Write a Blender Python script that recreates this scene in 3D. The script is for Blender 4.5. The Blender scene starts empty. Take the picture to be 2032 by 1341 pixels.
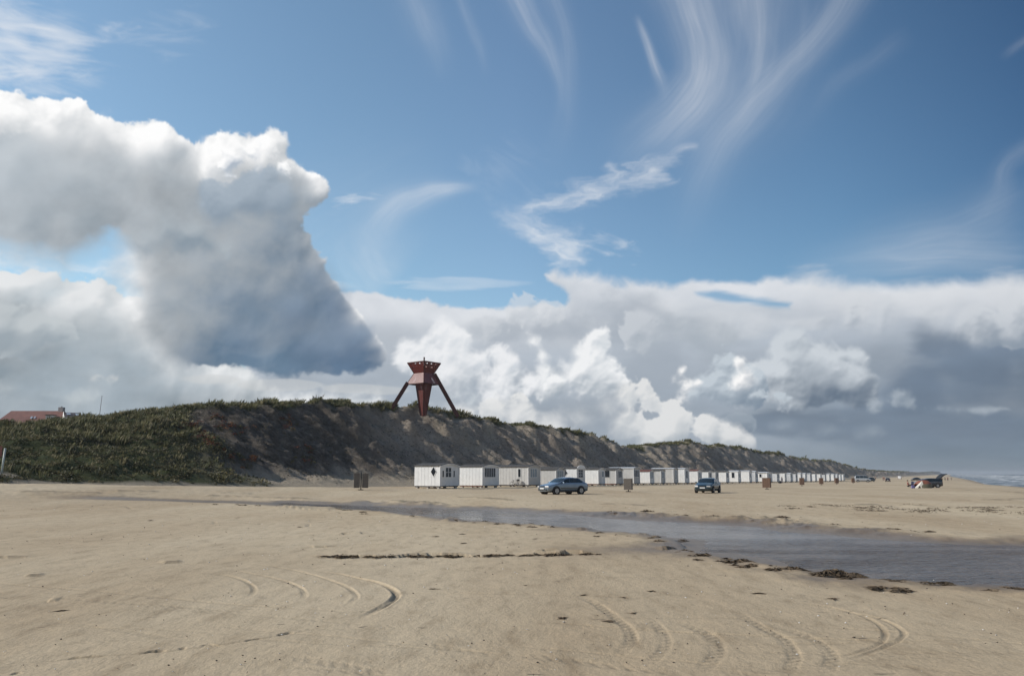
import bpy, bmesh, math, random, time
import numpy as np
from mathutils import Vector, Matrix
random.seed(7)
SC = bpy.context.scene; COL = SC.collection
# ---------------------------------------------------------------- camera, exposure, sun
CAMZ = 1.75
cam_d = bpy.data.cameras.new('camera'); cam = bpy.data.objects.new('camera', cam_d); COL.objects.link(cam); SC.camera = cam
cam_d.sensor_width = 36.0; cam_d.lens = 36*1638/2032.0; cam_d.clip_end = 30000; cam_d.clip_start = .1
PITCH0 = math.atan((940-670.5)/1638.0)
cam.location = (0, 0, CAMZ); cam.rotation_euler = (math.radians(90)+PITCH0, 0, 0)
SC.view_settings.view_transform = 'Standard'; SC.view_settings.look = 'None'; SC.view_settings.exposure = 0; SC.view_settings.gamma = 1
SUN_BEAR = math.radians(263); SUN_EL = math.radians(31)
sd_ = bpy.data.lights.new('sun', 'SUN'); sd_.energy = 3.5; sd_.angle = math.radians(.5); sd_.color = (1, .95, .87)
sun = bpy.data.objects.new('sun', sd_); COL.objects.link(sun)
SV = Vector((math.sin(SUN_BEAR)*math.cos(SUN_EL), math.cos(SUN_BEAR)*math.cos(SUN_EL), math.sin(SUN_EL)))
sun.rotation_euler = SV.to_track_quat('Z', 'Y').to_euler(); sun.location = SV*80
WORLD = bpy.data.worlds.new('World'); SC.world = WORLD; WORLD.use_nodes = True
# ---------------------------------------------------------------- cloud chart (numpy, laid out by azimuth and elevation)
# ---------- fast separable noise on the sky chart ----------
def _wm(t, m0, m):
    i = np.floor(t).astype(int); f = (t-i).astype(np.float32)
    M = np.zeros((len(t), m), np.float32); r = np.arange(len(t))
    M[r, i-m0] = (1-f)**3/6; M[r, i-m0+1] = (3*f**3-6*f**2+4)/6
    M[r, i-m0+2] = (-3*f**3+3*f**2+3*f+1)/6; M[r, i-m0+3] = f**3/6
    return M
def vnoise(xs, ys, seed):
    """smooth value noise, xs (W,) and ys (H,) lattice coordinates"""
    x0 = int(math.floor(xs.min())); y0 = int(math.floor(ys.min()))
    mx = int(math.floor(xs.max()))-x0+5; my = int(math.floor(ys.max()))-y0+5
    L = np.random.RandomState(seed*7919 % 65521).uniform(-1, 1, (my, mx)).astype(np.float32)*2.0
    return _wm(ys, y0, my) @ L @ _wm(xs, x0, mx).T
def fbm(xs, ys, seed=0, octv=5, gain=.5, lac=2.03):
    s = 0; a = 1; t = 0
    for i in range(octv):
        s = s+a*vnoise(xs+i*.37, ys+i*.71, seed+i*131); t += a
        a *= gain; xs = xs*lac; ys = ys*lac
    return s/t
def billow(xs, ys, seed=0, octv=5, gain=.5):
    s = 0; a = 1; t = 0
    for i in range(octv):
        s = s+a*(1-2.4*np.abs(vnoise(xs+i*.37, ys+i*.71, seed+i*131))); t += a
        a *= gain; xs = xs*2.07; ys = ys*2.07
    return s/t
def warp(a, wx, wy):
    H, W = a.shape
    r = np.clip(np.arange(H)[:, None]+wy.astype(int), 0, H-1); c = np.clip(np.arange(W)[None, :]+wx.astype(int), 0, W-1)
    return a[r, c]
def _h(ix, iy, seed):
    n = (ix*374761393 + iy*668265263 + seed*974634777) & 0xffffffff
    n = ((n ^ (n >> 13))*1274126177) & 0xffffffff
    return (n ^ (n >> 16)) & 0xffff
def gnoise(x, y, seed=0):
    xi = np.floor(x).astype(np.int64); yi = np.floor(y).astype(np.int64)
    fx = x-xi; fy = y-yi
    u = fx*fx*fx*(fx*(fx*6-15)+10); v = fy*fy*fy*(fy*(fy*6-15)+10)
    def g(ax, ay):
        a = _h(xi+ax, yi+ay, seed)*(2*math.pi/65536.0)
        return np.cos(a)*(fx-ax)+np.sin(a)*(fy-ay)
    a = g(0, 0); b = g(1, 0); c = g(0, 1); d = g(1, 1)
    return ((a+(b-a)*u)+((c+(d-c)*u)-(a+(b-a)*u))*v)*1.5
def gfbm(x, y, seed=0, octv=5, gain=.5, lac=2.03):
    s = 0; a = 1; t = 0
    for i in range(octv):
        s = s+a*gnoise(x+i*17.3, y-i*9.1, seed+i); t += a
        a *= gain; x = x*lac; y = y*lac
    return s/t
def sstep(a, b, x):
    t = np.clip((x-a)/(b-a), 0, 1); return t*t*(3-2*t)
def polysdf(X, Y, pts):
    n = len(pts); d = np.full(X.shape, 1e9); ins = np.zeros(X.shape, bool)
    for i in range(n):
        x0, y0 = pts[i]; x1, y1 = pts[(i+1) % n]
        ex, ey = x1-x0, y1-y0; wx = X-x0; wy = Y-y0
        t = np.clip((wx*ex+wy*ey)/(ex*ex+ey*ey+1e-9), 0, 1)
        d = np.minimum(d, (wx-ex*t)**2+(wy-ey*t)**2)
        c = (Y >= y0) != (Y >= y1)
        with np.errstate(divide='ignore', invalid='ignore'):
            xx = x0+(Y-y0)*ex/(ey if ey else 1e-9)
        ins ^= c & (X < xx)
    d = np.sqrt(d); return np.where(ins, d, -d)
def circ(X, Y, cs):
    """smooth union of puffs (x,y,r) -> positive inside"""
    out = np.full(X.shape, -1e4)
    for c in cs:
        x, y, r = c[:3]; sy = c[3] if len(c) > 3 else 1
        v = r-np.sqrt((X-x)**2+((Y-y)*sy)**2)
        k = 14.0; h = np.clip(.5+.5*(out-v)/k, 0, 1)
        out = v*(1-h)+out*h+k*h*(1-h)
    return out
def lin(c): 
    return np.array([((v/255+.055)/1.055)**2.4 if v > 10 else v/255/12.92 for v in c])
F = 1638.0; PITCH = math.atan((940-670.5)/F)
def chart(W=1800, H=900, A=45.0, E=45.0):
    az = np.radians((np.arange(W)+.5)/W*2*A-A)[None, :]; el = np.radians((np.arange(H)+.5)/H*E)[:, None]
    dx = np.cos(el)*np.sin(az); dy = np.cos(el)*np.cos(az); dz = np.sin(el)+0*az
    fw = dy*math.cos(PITCH)+dz*math.sin(PITCH); up = dz*math.cos(PITCH)-dy*math.sin(PITCH)
    fw = np.maximum(fw, .05)
    return 1016+F*dx/fw, 670.5-F*up/fw
def shift(a, dx, dy):
    """sample a at x+dx, y+dy (integer chart px; row 0 = horizon)"""
    H, W = a.shape
    yy = np.clip(np.arange(H)+int(round(dy)), 0, H-1); xx = np.clip(np.arange(W)+int(round(dx)), 0, W-1)
    return a[yy][:, xx]
def blur(a, r):
    for ax in (0, 1):
        for _ in range(2):
            k = 2*r+1
            p = np.pad(a, [(r+1, r) if i == ax else (0, 0) for i in (0, 1)], mode='edge')
            c = np.cumsum(p, axis=ax)
            a = (np.take(c, range(k, c.shape[ax]), axis=ax)-np.take(c, range(0, c.shape[ax]-k), axis=ax))/k
    return a

def smooth_line(pts, ws, n=6):
    P = [pts[0]]+list(pts)+[pts[-1]]; W = [ws[0]]+list(ws)+[ws[-1]]; o = []; w = []
    for i in range(1, len(P)-2):
        for k in range(n):
            t = k/n; q = []
            for a in range(2):
                p0, p1, p2, p3 = P[i-1][a], P[i][a], P[i+1][a], P[i+2][a]
                q.append(.5*(2*p1+(p2-p0)*t+(2*p0-5*p1+4*p2-p3)*t*t+(3*p1-p0-3*p2+p3)*t**3))
            o.append(q); w.append(W[i]*(1-t)+W[i+1]*t)
    return o+[list(pts[-1])], w+[ws[-1]]
def build_sky(W=1800, H=900):
    X, Y = chart(W, H); X = X.astype(np.float32); Y = Y.astype(np.float32)
    XN = (1016+F*np.radians((np.arange(W)+.5)/W*90-45)).astype(np.float32)
    YN = (940-F*np.radians((np.arange(H)+.5)/H*45)).astype(np.float32)
    rgb = np.zeros((H, W, 3), np.float32); al = np.zeros((H, W), np.float32)
    def over(win, col, a):
        a = np.clip(a, 0, 1); a3 = a[..., None]
        rgb[win] = col*a3+rgb[win]*(1-a3); al[win] = a+al[win]*(1-a)
    def mix(c0, c1, t):
        t = np.clip(t, 0, 1)[..., None]; return c0*(1-t)+c1*t
    def window(x0, y0, x1, y1):
        m = (X > x0) & (X < x1) & (Y > y0) & (Y < y1)
        r = np.where(m.any(1))[0]; c = np.where(m.any(0))[0]
        if not len(r): return None
        return (slice(r[0], r[-1]+1), slice(c[0], c[-1]+1))
    def cwin(cs, m): return window(min(c[0]-c[2] for c in cs)-m, min(c[1]-c[2] for c in cs)-m, max(c[0]+c[2] for c in cs)+m, max(c[1]+c[2] for c in cs)+m)
    def nb(win, sx, sy, seed, octv=5, gain=.5): return fbm(XN[win[1]]/sx+500, YN[win[0]]/sy+500, seed, octv, gain)
    ALL = (slice(0, H), slice(0, W))
    WHT = lin((240, 241, 243))
    def strand(pts, widths, strength, seed, wav=1.2):
        full = pts[0][1] < 2
        pts, widths = smooth_line(pts, widths); mw = max(widths)*2.4
        w = window(min(p[0] for p in pts)-mw, min(p[1] for p in pts)-mw, max(p[0] for p in pts)+mw, max(p[1] for p in pts)+mw)
        wob = nb(w, 130, 130, seed+7, 3)
        x = X[w]+wob*14; y = Y[w]+nb(w, 110, 110, seed+8, 3)*14
        best = np.full(x.shape, 1e9); T = np.zeros(x.shape); Wd = np.full(x.shape, 10.); S = np.zeros(x.shape)
        n = len(pts)-1
        for i in range(n):
            x0, y0 = pts[i]; x1, y1 = pts[i+1]; ex, ey = x1-x0, y1-y0; L = math.hypot(ex, ey)+1e-6
            t = np.clip(((x-x0)*ex+(y-y0)*ey)/(L*L), 0, 1)
            sx = (x-x0-ex*t); sy = (y-y0-ey*t); d = np.hypot(sx, sy); m = d < best
            sgn = np.sign(ex*sy-ey*sx)
            best = np.where(m, d, best); T = np.where(m, i+t, T)
            Wd = np.where(m, widths[i]*(1-t)+widths[i+1]*t, Wd); S = np.where(m, sgn*d, S)
        u = T/n; ac = S/Wd
        fib = np.clip(gfbm(ac*1.3+seed, u*wav*1.6+seed*.3, seed, 4, .5)*.7+.5, 0, 1.4)
        fib = fib*np.clip(.85+.75*gfbm(ac*6+seed, u*wav*3+seed, seed+5, 3, .6), .3, 1.5)
        a = np.exp(-(ac**2)*1.0)*(.40+.75*fib)*(1 if full else sstep(0, .25, u))*sstep(1, .45, u)
        over(w, WHT, a*strength*.78*(1+.4*wob))
    strand([(1335, -60), (1385, 60), (1402, 160), (1350, 235), (1275, 300), (1215, 380)], [40, 42, 40, 46, 54, 50], .46, 3)
    strand([(1480, -80), (1490, 60), (1470, 170), (1400, 260), (1300, 330)], [130, 115, 95, 80, 70], .24, 7)
    strand([(1262, 20), (1292, 90), (1313, 150), (1318, 215)], [5, 9, 11, 9], .34, 9)
    strand([(1500, -60), (1508, 60), (1502, 150), (1480, 230)], [16, 14, 13, 12], .20, 21)
    strand([(1720, -90), (1640, 40), (1560, 130), (1480, 215), (1420, 300), (1375, 400), (1340, 500)], [40, 30, 28, 30, 38, 42, 36], .28, 13)
    strand([(1000, -60), (1045, 30), (1085, 100), (1112, 165), (1122, 245)], [26, 24, 17, 11, 7], .30, 15)
    strand([(1090, -40), (1115, 40), (1128, 120), (1125, 240), (1090, 350)], [24, 20, 18, 20, 26], .13, 16)
    strand([(790, -60), (835, 30), (870, 90), (890, 170)], [36, 30, 24, 20], .17, 17)
    strand([(890, -50), (925, 40), (955, 100), (970, 160)], [11, 10, 9, 9], .14, 18)
    strand([(1815, 60), (1730, 130), (1640, 190), (1560, 270)], [20, 18, 18, 18], .06, 19)
    strand([(2110, 240), (2040, 290), (1995, 330), (1985, 380), (1950, 430), (1880, 480)], [22, 18, 18, 22, 28, 30], .13, 23)
    strand([(2080, 370), (1960, 440), (1850, 480), (1700, 495), (1560, 520)], [54, 56, 50, 44, 34], .17, 25)
    strand([(2100, 520), (1900, 510), (1720, 520), (1540, 530)], [50, 46, 38, 24], .28, 26)
    strand([(2060, 50), (2010, 85), (1975, 115)], [9, 8, 7], .16, 27)
    strand([(960, 364), (900, 374), (840, 388), (790, 412), (750, 450), (715, 510)], [6, 12, 20, 26, 36, 46], .46, 29)
    strand([(780, 570), (720, 500), (690, 430)], [70, 70, 50], .26, 30)
    strand([(1385, 282), (1350, 290), (1315, 316)], [5, 7, 9], .45, 31)
    strand([(540, 480), (700, 390), (900, 300)], [80, 90, 80], .09, 34)
    def patch(cs, strength, seed, sx, sy, rot, gain=1.0, soft=26, lo=-.1):
        w = cwin(cs if len(cs[0]) > 2 else [(p[0], p[1], 10) for p in cs], 60)
        x = X[w]; y = Y[w]
        if len(cs[0]) == 2: x = x+gfbm(x/60, y/22, seed+70, 4)*34; y = y+gfbm(x/70, y/26, seed+71, 4)*20
        d = (circ(x, y, cs) if len(cs[0]) > 2 else polysdf(x, y, cs)); c, s = math.cos(rot), math.sin(rot)
        u = (x*c+y*s)/sx; v = (-x*s+y*c)/sy
        wv = gfbm(u*.6, v*.6, seed+60, 2)*.9
        n = gfbm(u+wv, v+wv, seed, 6, .66)
        a = sstep(lo, 1.5, d/soft+n*2.0*gain)*(.8+.5*gfbm(u*2.2, v*2.2, seed+9, 3))
        over(w, WHT, np.clip(a, 0, 1)*strength)
    patch([(1020, 412), (1075, 388), (1130, 366), (1190, 350), (1212, 326), (1240, 338), (1285, 318), (1340, 306), (1325, 335), (1345, 364), (1290, 374), (1240, 382), (1190, 402), (1130, 420), (1060, 424)], .66, 41, 150, 26, -.33, .45, 26, -.35)
    patch([(978, 420), (1040, 426), (1100, 442), (1160, 456), (1182, 480), (1165, 512), (1150, 536), (1095, 534), (1070, 502), (1035, 468)], .64, 43, 130, 26, .36, .5, 26, -.35)
    patch([(-60, 500), (60, 498), (140, 520), (230, 500), (300, 520), (240, 548), (100, 552), (-60, 540)], .6, 48, 120, 30, .05, .9, 26, -.2)
    patch([(1190, 480, 30, 1.6), (1235, 490, 32, 1.8), (1210, 500, 26, 1.8)], .34, 45, 90, 24, .1, 1.2, 36)
    patch([(700, 400, 34, 2.0), (670, 410, 24, 1.8), (735, 395, 20, 2)], .42, 47, 80, 26, -.1, 1.2, 30)
    patch([(990, 340, 70, 1.2), (1050, 420, 70, 1)], .10, 46, 150, 60, .4, 1., 60)
    patch([(20, 60, 90, .9), (110, 80, 80, 1), (60, 130, 80, 1.5), (170, 150, 50, 2), (-60, 90, 120, .9), (210, 60, 40, 2)], .62, 49, 200, 40, .16, .8, 60, -.35)
    patch([(300, 60, 80, 2), (360, 40, 50, 2.5), (330, 110, 60, 3)], .16, 51, 160, 36, .1, 1.1, 70)
    patch([(650, 566, 70, 5), (900, 562, 140, 9), (1000, 560, 70, 8)], .26, 53, 200, 22, .03, 1.2, 36)
    def cloud(dfun, box, seed, size, amp, edge, lit, shade, k, ldir=(-.55, .83), steps=10, step=5, bump=.5, opac=1.0, thick=60., soft=1.0, ragged=1.0, dome=None, edgef=None):
        w = window(*box)
        x = X[w]; y = Y[w]; xs = XN[w[1]]; ys = YN[w[0]]; wa = min(.30, .1+size/600.)
        wx = nb(w, size*1.3, size*1.3, seed+50, 3)*size*wa; wy = nb(w, size*1.3, size*1.3, seed+51, 3)*size*wa
        b1 = billow(xs/size+300, ys/size+300, seed, 7, .60); amp = amp*1.7
        b1 = warp(b1, wx*.7, wy*.7)
        d = dfun(x+wx*.35, y+wy*.35)
        D = d+amp*(b1-.2)
        rag = 1+ragged*np.clip(nb(w, size*1.6, size*1.6, seed+77, 2)*1.5, -.6, 2.2)
        a = sstep(-edge*.25, edge*rag, D) if edgef is None else sstep(-edge*.25, edge*rag+edgef(x, y), D+edgef(x, y)*.45)
        th = np.clip(D, 0, thick)/thick
        dens = th**.7
        tau = 0
        for i in range(1, steps+1): tau = tau+shift(dens, ldir[0]*step*i, ldir[1]*step*i)*step/30.0
        T = np.exp(-k*tau)
        hgt = blur((b1*amp*.8+np.clip(D, 0, thick)*.35), 1)
        g = (hgt-shift(hgt, ldir[0]*3, ldir[1]*3))/3.0
        h2 = blur(hgt, 5); g2 = (h2-shift(h2, ldir[0]*10, ldir[1]*10))/10.0
        h3 = blur(hgt, 11); g3 = (h3-shift(h3, ldir[0]*18, ldir[1]*18))/18.0
        det = np.clip(.5+bump*(g*.16+g2*.75+g3*.8), 0, 1.2)
        if dome is not None:
            Hd = np.full(x.shape, 0.0)
            qx = x+wx*.35; qy = y+wy*.35
            for c in sorted(dome, key=lambda c: c[2]):
                v = np.sqrt(np.clip(c[2]**2*1.35-(qx-c[0])**2-((qy-c[1])*(c[3] if len(c) > 3 else 1))**2, 0, None))+c[2]*.25*0
                kk = 9.0; h_ = np.clip(.5+.5*(Hd-v)/kk, 0, 1); Hd = v*(1-h_)+Hd*h_+kk*h_*(1-h_)
            hh = blur(Hd*.75+b1*amp*1.15, 1); s1 = (hh-shift(hh, ldir[0]*2.5, ldir[1]*2.5))/2.5
            h4 = blur(hh, 4); s2 = (h4-shift(h4, ldir[0]*7, ldir[1]*7))/7.0
            det = np.clip(.62+.34*np.tanh(s1*.55)+.36*np.tanh(s2*.9), 0, 1.1)
        L = np.clip(T*(.5+.62*det)+(det-.5)*.42*(.35+.9*T), -.12, 1.1)
        sh = shade(w, x, y) if callable(shade) else shade+0*x[..., None]
        col = sh+(lit-sh)*L[..., None]
        over(w, np.clip(col, .02, 1), a*opac)
    def cs_box(cs, m=70): return (min(c[0]-c[2] for c in cs)-m, min(c[1]-c[2] for c in cs)-m, max(c[0]+c[2] for c in cs)+m, max(c[1]+c[2] for c in cs)+m)
    def puffs(cs, yb=None, s=8, lim=None):
        def f(x, y):
            d = circ(x, y, cs)
            if yb is not None: d = np.minimum(d, (yb-y)+s*np.sin(x/37.)*.5+s*np.sin(x/13.+2)*.2)
            return d
        return f
    def vgrad(c0, c1, y0, y1, nz=0, sx=90, sy=60, seed=1):
        def f(w, x, y):
            c = mix(lin(c0), lin(c1), sstep(y0, y1, y))
            return c*(1+nz*nb(w, sx, sy, seed, 5, .55)[..., None]) if nz else c
        return f
    # pale air above the horizon
    hzc = mix(lin((186, 193, 199)), lin((150, 162, 174)), (X-900)/900)
    over(ALL, hzc, sstep(560, 900, Y+40*nb(ALL, 300, 120, 88, 3))*.85)
    # ---- far bank ----
    bank = [(600, 575), (690, 562), (760, 572), (820, 580), (880, 590), (960, 600), (1010, 602), (1060, 592), (1110, 588), (1085, 560), (1075, 547), (1130, 538), (1220, 541), (1290, 549), (1340, 556), (1400, 545), (1460, 548), (1500, 556),
            (1520, 548), (1600, 550), (1700, 545), (1780, 540), (1850, 532), (1930, 545), (2050, 540), (2300, 530), (3200, 520), (3200, 1000), (500, 1000), (500, 600)]
    def bankshade(w, x, y):
        gv = sstep(590, 800, y); rd = sstep(1250, 2000, x)
        c = mix(mix(lin((186, 194, 204)), lin((146, 158, 171)), gv), mix(lin((184, 191, 200)), lin((104, 121, 139)), sstep(570, 740, y)), rd)
        dk = nb(w, 230, 60, 91, 6, .55)
        return c*(1+.26*dk*sstep(560, 660, y))[..., None]
    rg0 = rgb.copy(); ac0 = al.copy()
    cloud(lambda x, y: polysdf(x, y, bank), (450, 480, 3300, 1100), 101, 150, 11, 22, lin((218, 222, 228)), bankshade, .9, ldir=(-.1, 1.0), steps=10, step=6, bump=.30, thick=46, ragged=1.4)
    w = window(1300, 540, 1640, 660)
    gp = [(1375, 577), (1420, 576), (1470, 588), (1520, 590), (1572, 600), (1568, 614), (1520, 610), (1470, 600), (1420, 596), (1385, 588)]
    m = sstep(-6, 10, polysdf(X[w], Y[w], gp)+8*nb(w, 60, 14, 90, 4))*.9
    m2 = sstep(0, 14, polysdf(X[w], Y[w], [(1600, 556), (1700, 562), (1690, 572), (1610, 568)])+8*nb(w, 60, 12, 92, 4))*.5
    m = np.maximum(m, m2)
    al[w] = al[w]*(1-m)+ac0[w]*m*.6; rgb[w] = rgb[w]*(1-m[..., None])+rg0[w]*m[..., None]*.6
    def sheet(cs, col, st, seed, sx, sy, soft, ng=1.5, var=0, m=90):
        w = cwin(cs, m)
        if w is None: return
        dd = circ(X[w], Y[w], cs); n = nb(w, sx, sy, seed, 6, .58)
        c = lin(col)*(1+var*nb(w, sx*.5, sy*.5, seed+3, 4))[..., None] if var else lin(col)
        over(w, c, sstep(-.3, 1.2, dd/soft+n*ng)*st)
    sheet([(1700, 590, 60, 2), (1850, 590, 100, 2), (2000, 580, 100, 2), (1620, 570, 50, 2), (2150, 590, 120, 2)], (216, 219, 223), .5, 61, 120, 26, 50)
    sheet([(1300, 610, 80, 3), (1450, 640, 100, 3), (1600, 640, 60, 3)], (216, 219, 223), .38, 63, 120, 26, 50)
    sheet([(1000, 640, 100, 3), (1200, 640, 80, 3)], (216, 219, 223), .26, 65, 120, 30, 50)
    sheet([(2060, 655, 40, 1.2)], (222, 224, 227), .55, 67, 70, 30, 40)
    sheet([(1850, 690, 60, 1.2), (1950, 720, 110, 1.2), (2060, 710, 100, 1.1), (1830, 760, 70, 1.1), (2140, 780, 120, 1)], (104, 121, 141), .75, 71, 150, 60, 50, 1.3, .16)
    sheet([(1480, 846, 60, 2.4), (1560, 846, 90, 2.4), (1640, 846, 100, 2.4), (1720, 846, 110, 2.3), (1800, 850, 120, 2.3), (1880, 852, 120, 2.2), (1960, 855, 130, 2.2), (2040, 858, 130, 2.2), (2130, 860, 130, 2)], (110, 126, 144), .7, 73, 190, 34, 30, 1.7, .2)
    sheet([(1330, 640, 60, 2.2), (1420, 670, 60, 2)], (158, 168, 178), .5, 75, 100, 50, 42)
    sheet([(1000, 660, 60, 1.8), (1260, 650, 70, 1.4), (1290, 720, 70, 1.0), (1100, 650, 60, 2)], (158, 168, 180), .6, 77, 100, 60, 42)
    for (cs, fl, sd, li, shd, op) in [([(1290, 655, 50), (1360, 640, 46), (1430, 650, 50), (1500, 640, 44), (1560, 655, 40)], 705, 181, (206, 211, 217), (158, 169, 180), .6),
                                      ([(1640, 640, 40), (1700, 630, 46), (1770, 640, 50), (1850, 632, 50), (1930, 640, 54), (2020, 630, 50), (2100, 640, 50)], 690, 183, (204, 209, 215), (140, 153, 167), .65),
                                      ([(960, 640, 40), (1030, 628, 40), (1100, 636, 40), (1160, 628, 36)], 680, 185, (212, 216, 221), (168, 178, 188), .55),
                                      ([(1560, 850, 30, 1.6), (1640, 856, 36, 1.8), (1720, 866, 40, 1.8), (1460, 842, 30, 1.4)], 880, 187, (158, 169, 180), (112, 127, 143), .6)]:
        cloud(puffs(cs, fl, 14), cs_box(cs), sd, 70, 12, 36, lin(li), lin(shd), .8, bump=.6, thick=56, opac=op, ragged=1.8, dome=cs)
    # ---- right grey cumulus complex ----
    cs = [(1570, 690, 46), (1540, 680, 22), (1620, 720, 60), (1700, 712, 42), (1660, 760, 80), (1580, 770, 80), (1710, 775, 55), (1500, 775, 60)]
    cloud(puffs(cs, 812), cs_box(cs), 111, 80, 11, 18, lin((200, 207, 214)), vgrad((160, 171, 182), (96, 112, 130), 670, 790, .1), .9, steps=12, bump=.5, thick=70, dome=cs)
    cs = [(1790, 800, 36), (1740, 810, 26), (1840, 818, 24), (1862, 815, 24, 1.2), (1885, 815, 21, 1.3), (1908, 816, 20, 1.5), (1930, 815, 18, 1.7), (1952, 815, 16, 1.9), (1974, 814, 13, 2.1), (1994, 813, 10, 2.3)]
    cloud(puffs(cs, 828), cs_box(cs), 113, 40, 8, 22, lin((168, 178, 188)), lin((120, 135, 151)), .9, opac=.75, bump=.5, thick=36, dome=cs)
    cs = [(1440, 735, 42), (1420, 760, 44), (1470, 770, 50), (1390, 790, 40)]
    cloud(puffs(cs, 808), cs_box(cs), 115, 60, 12, 10, lin((190, 200, 209)), lin((122, 138, 155)), 1.0, bump=.55, thick=56, dome=cs)
    cs = [(1470, 722, 17), (1500, 728, 16), (1488, 752, 26), (1460, 760, 18)]
    cloud(puffs(cs), cs_box(cs), 117, 34, 6, 12, lin((246, 246, 246)), lin((138, 153, 168)), 1.6, bump=.8, thick=34, dome=cs)
    cs = [(1350, 735, 20), (1338, 752, 16), (1360, 765, 22), (1385, 762, 12), (1352, 790, 18)]
    cloud(puffs(cs), cs_box(cs), 119, 30, 6, 12, lin((244, 244, 244)), lin((168, 178, 188)), .8, bump=.8, thick=34, dome=cs)
    cs = [(1500, 790, 30, 1.4), (1540, 792, 26, 1.4), (1570, 795, 16, 1.5)]
    cloud(puffs(cs, 802), cs_box(cs), 121, 38, 8, 8, lin((186, 196, 205)), lin((116, 132, 148)), .9, bump=.7, thick=30, dome=cs)
    # ---- centre bright cumulus ----
    cs = [(1190, 685, 38), (1150, 700, 36), (1120, 725, 34), (1212, 720, 34), (1170, 745, 60), (1100, 765, 44), (1225, 755, 30), (1045, 660, 15), (1058, 682, 16), (1075, 705, 18), (1085, 735, 26)]
    cloud(puffs(cs, 802), cs_box(cs), 131, 52, 9, 15, lin((237, 239, 241)), vgrad((190, 200, 209), (128, 144, 159), 690, 790, .08), .42, ldir=(-.45, .9), bump=.85, thick=64, dome=cs)
    cs = [(880, 668, 38), (905, 690, 46), (850, 705, 40), (800, 688, 20), (815, 712, 36), (950, 725, 40), (985, 705, 26), (1010, 735, 38), (980, 765, 50), (900, 740, 60), (1050, 760, 30)]
    cloud(puffs(cs, 810), cs_box(cs), 133, 54, 9, 15, lin((234, 236, 239)), vgrad((200, 208, 216), (140, 154, 168), 690, 790, .08), .42, ldir=(-.45, .9), bump=.85, thick=64, dome=cs)
    cs = [(1240, 790, 30), (1280, 775, 26), (1290, 800, 34), (1200, 805, 30), (1330, 805, 26), (1150, 830, 40, 1.3), (1250, 840, 50, 1.3), (1340, 835, 36), (1040, 830, 40), (980, 820, 36), (1400, 850, 30), (1440, 852, 22), (1455, 868, 24), (1300, 870, 50), (1100, 870, 60), (900, 850, 60), (1480, 880, 22, 1.2)]
    cloud(puffs(cs), cs_box(cs), 235, 60, 9, 26, lin((228, 229, 229)), vgrad((184, 192, 199), (160, 171, 181), 800, 900, .05), .5, bump=.6, thick=50, opac=.9, ragged=1.8, dome=cs)
    cs = [(940, 800, 26, 1), (900, 790, 24), (860, 800, 20), (1010, 812, 14, 1.4)]
    cloud(puffs(cs, 830), cs_box(cs), 137, 46, 11, 18, lin((200, 207, 213)), lin((142, 155, 169)), .9, bump=.6, thick=50, opac=.8, dome=cs)
    # ---- left lower field ----
    lf = [(-1600, 600), (-300, 560), (0, 545), (60, 540), (110, 548), (160, 538), (215, 552), (260, 580), (320, 640), (420, 700), (560, 735), (720, 745), (770, 770), (860, 800), (900, 860), (900, 1000), (-1600, 1000)]
    cloud(lambda x, y: polysdf(x, y, lf), (-1700, 480, 980, 1100), 141, 100, 18, 20, lin((226, 229, 231)), vgrad((172, 181, 187), (146, 158, 167), 560, 760, .42, 120, 60, 93), 1.5, bump=.45, thick=90, ragged=1.6)
    for (cs, sd, li, shd, fl, op) in [([(0, 640, 50, 1), (60, 650, 46, 1.1), (110, 660, 40, 1.3), (20, 690, 40)], 143, (192, 199, 203), (146, 159, 169), 705, .7),
                                  ([(150, 590, 36, 1.5), (190, 600, 30, 1.6), (120, 600, 22, 1.8)], 145, (232, 233, 234), (158, 169, 178), 618, .9),
                                  ([(90, 760, 44, 1.2), (20, 770, 50, 1.2), (150, 790, 40, 1.2)], 147, (196, 203, 206), (152, 163, 171), 830, .6),
                                  ([(195, 752, 22, 1.3), (225, 750, 16, 1.3)], 149, (232, 230, 226), (172, 180, 186), 764, .8)]:
        cloud(puffs(cs, fl), cs_box(cs), sd, 60, 14, 26, lin(li), lin(shd), .9, bump=.6, thick=50, opac=op, ragged=1.8)
    # ---- big dark cumulus, left ----
    big = [(-1600, 60), (-300, 150), (0, 178), (30, 174), (60, 180), (100, 186), (150, 196), (190, 222), (250, 236), (300, 234), (340, 244), (366, 262), (385, 266), (410, 258), (450, 258), (475, 266), (505, 262), (540, 257), (568, 274), (578, 305), (592, 330),
           (615, 352), (642, 362), (654, 384), (642, 406), (612, 420), (594, 434), (596, 452), (612, 468), (628, 498), (652, 520), (668, 546), (690, 572), (708, 600), (735, 636), (758, 655), (770, 676), (776, 706), (766, 738),
           (740, 748), (690, 754), (620, 756), (540, 752), (460, 740), (380, 736), (300, 728), (278, 690), (262, 650), (250, 600), (232, 560), (238, 500), (214, 470), (160, 500), (130, 528), (96, 520), (50, 512), (0, 500), (-300, 480), (-1600, 470)]
    def bigshade(w, x, y):
        b = nb(w, 150, 120, 95, 7, .6)
        c = mix(lin((178, 186, 193)), lin((112, 131, 150)), sstep(-130, 150, (x-430)*.5+(y-440)*.5+230*b))
        c = mix(c, lin((112, 131, 154)), sstep(620, 780, x+.35*(y-500))*.8)
        return c*(1+.34*b)[..., None]
    cloud(lambda x, y: polysdf(x, y, big), (-1700, 60, 860, 860), 151, 84, 11, 6, lin((250, 250, 250)), bigshade, 1.35, ldir=(-.62, .78), steps=15, bump=.5, thick=70, ragged=.8, edgef=lambda x, y: 110*sstep(420, 250, x)*sstep(430, 520, y))
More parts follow.
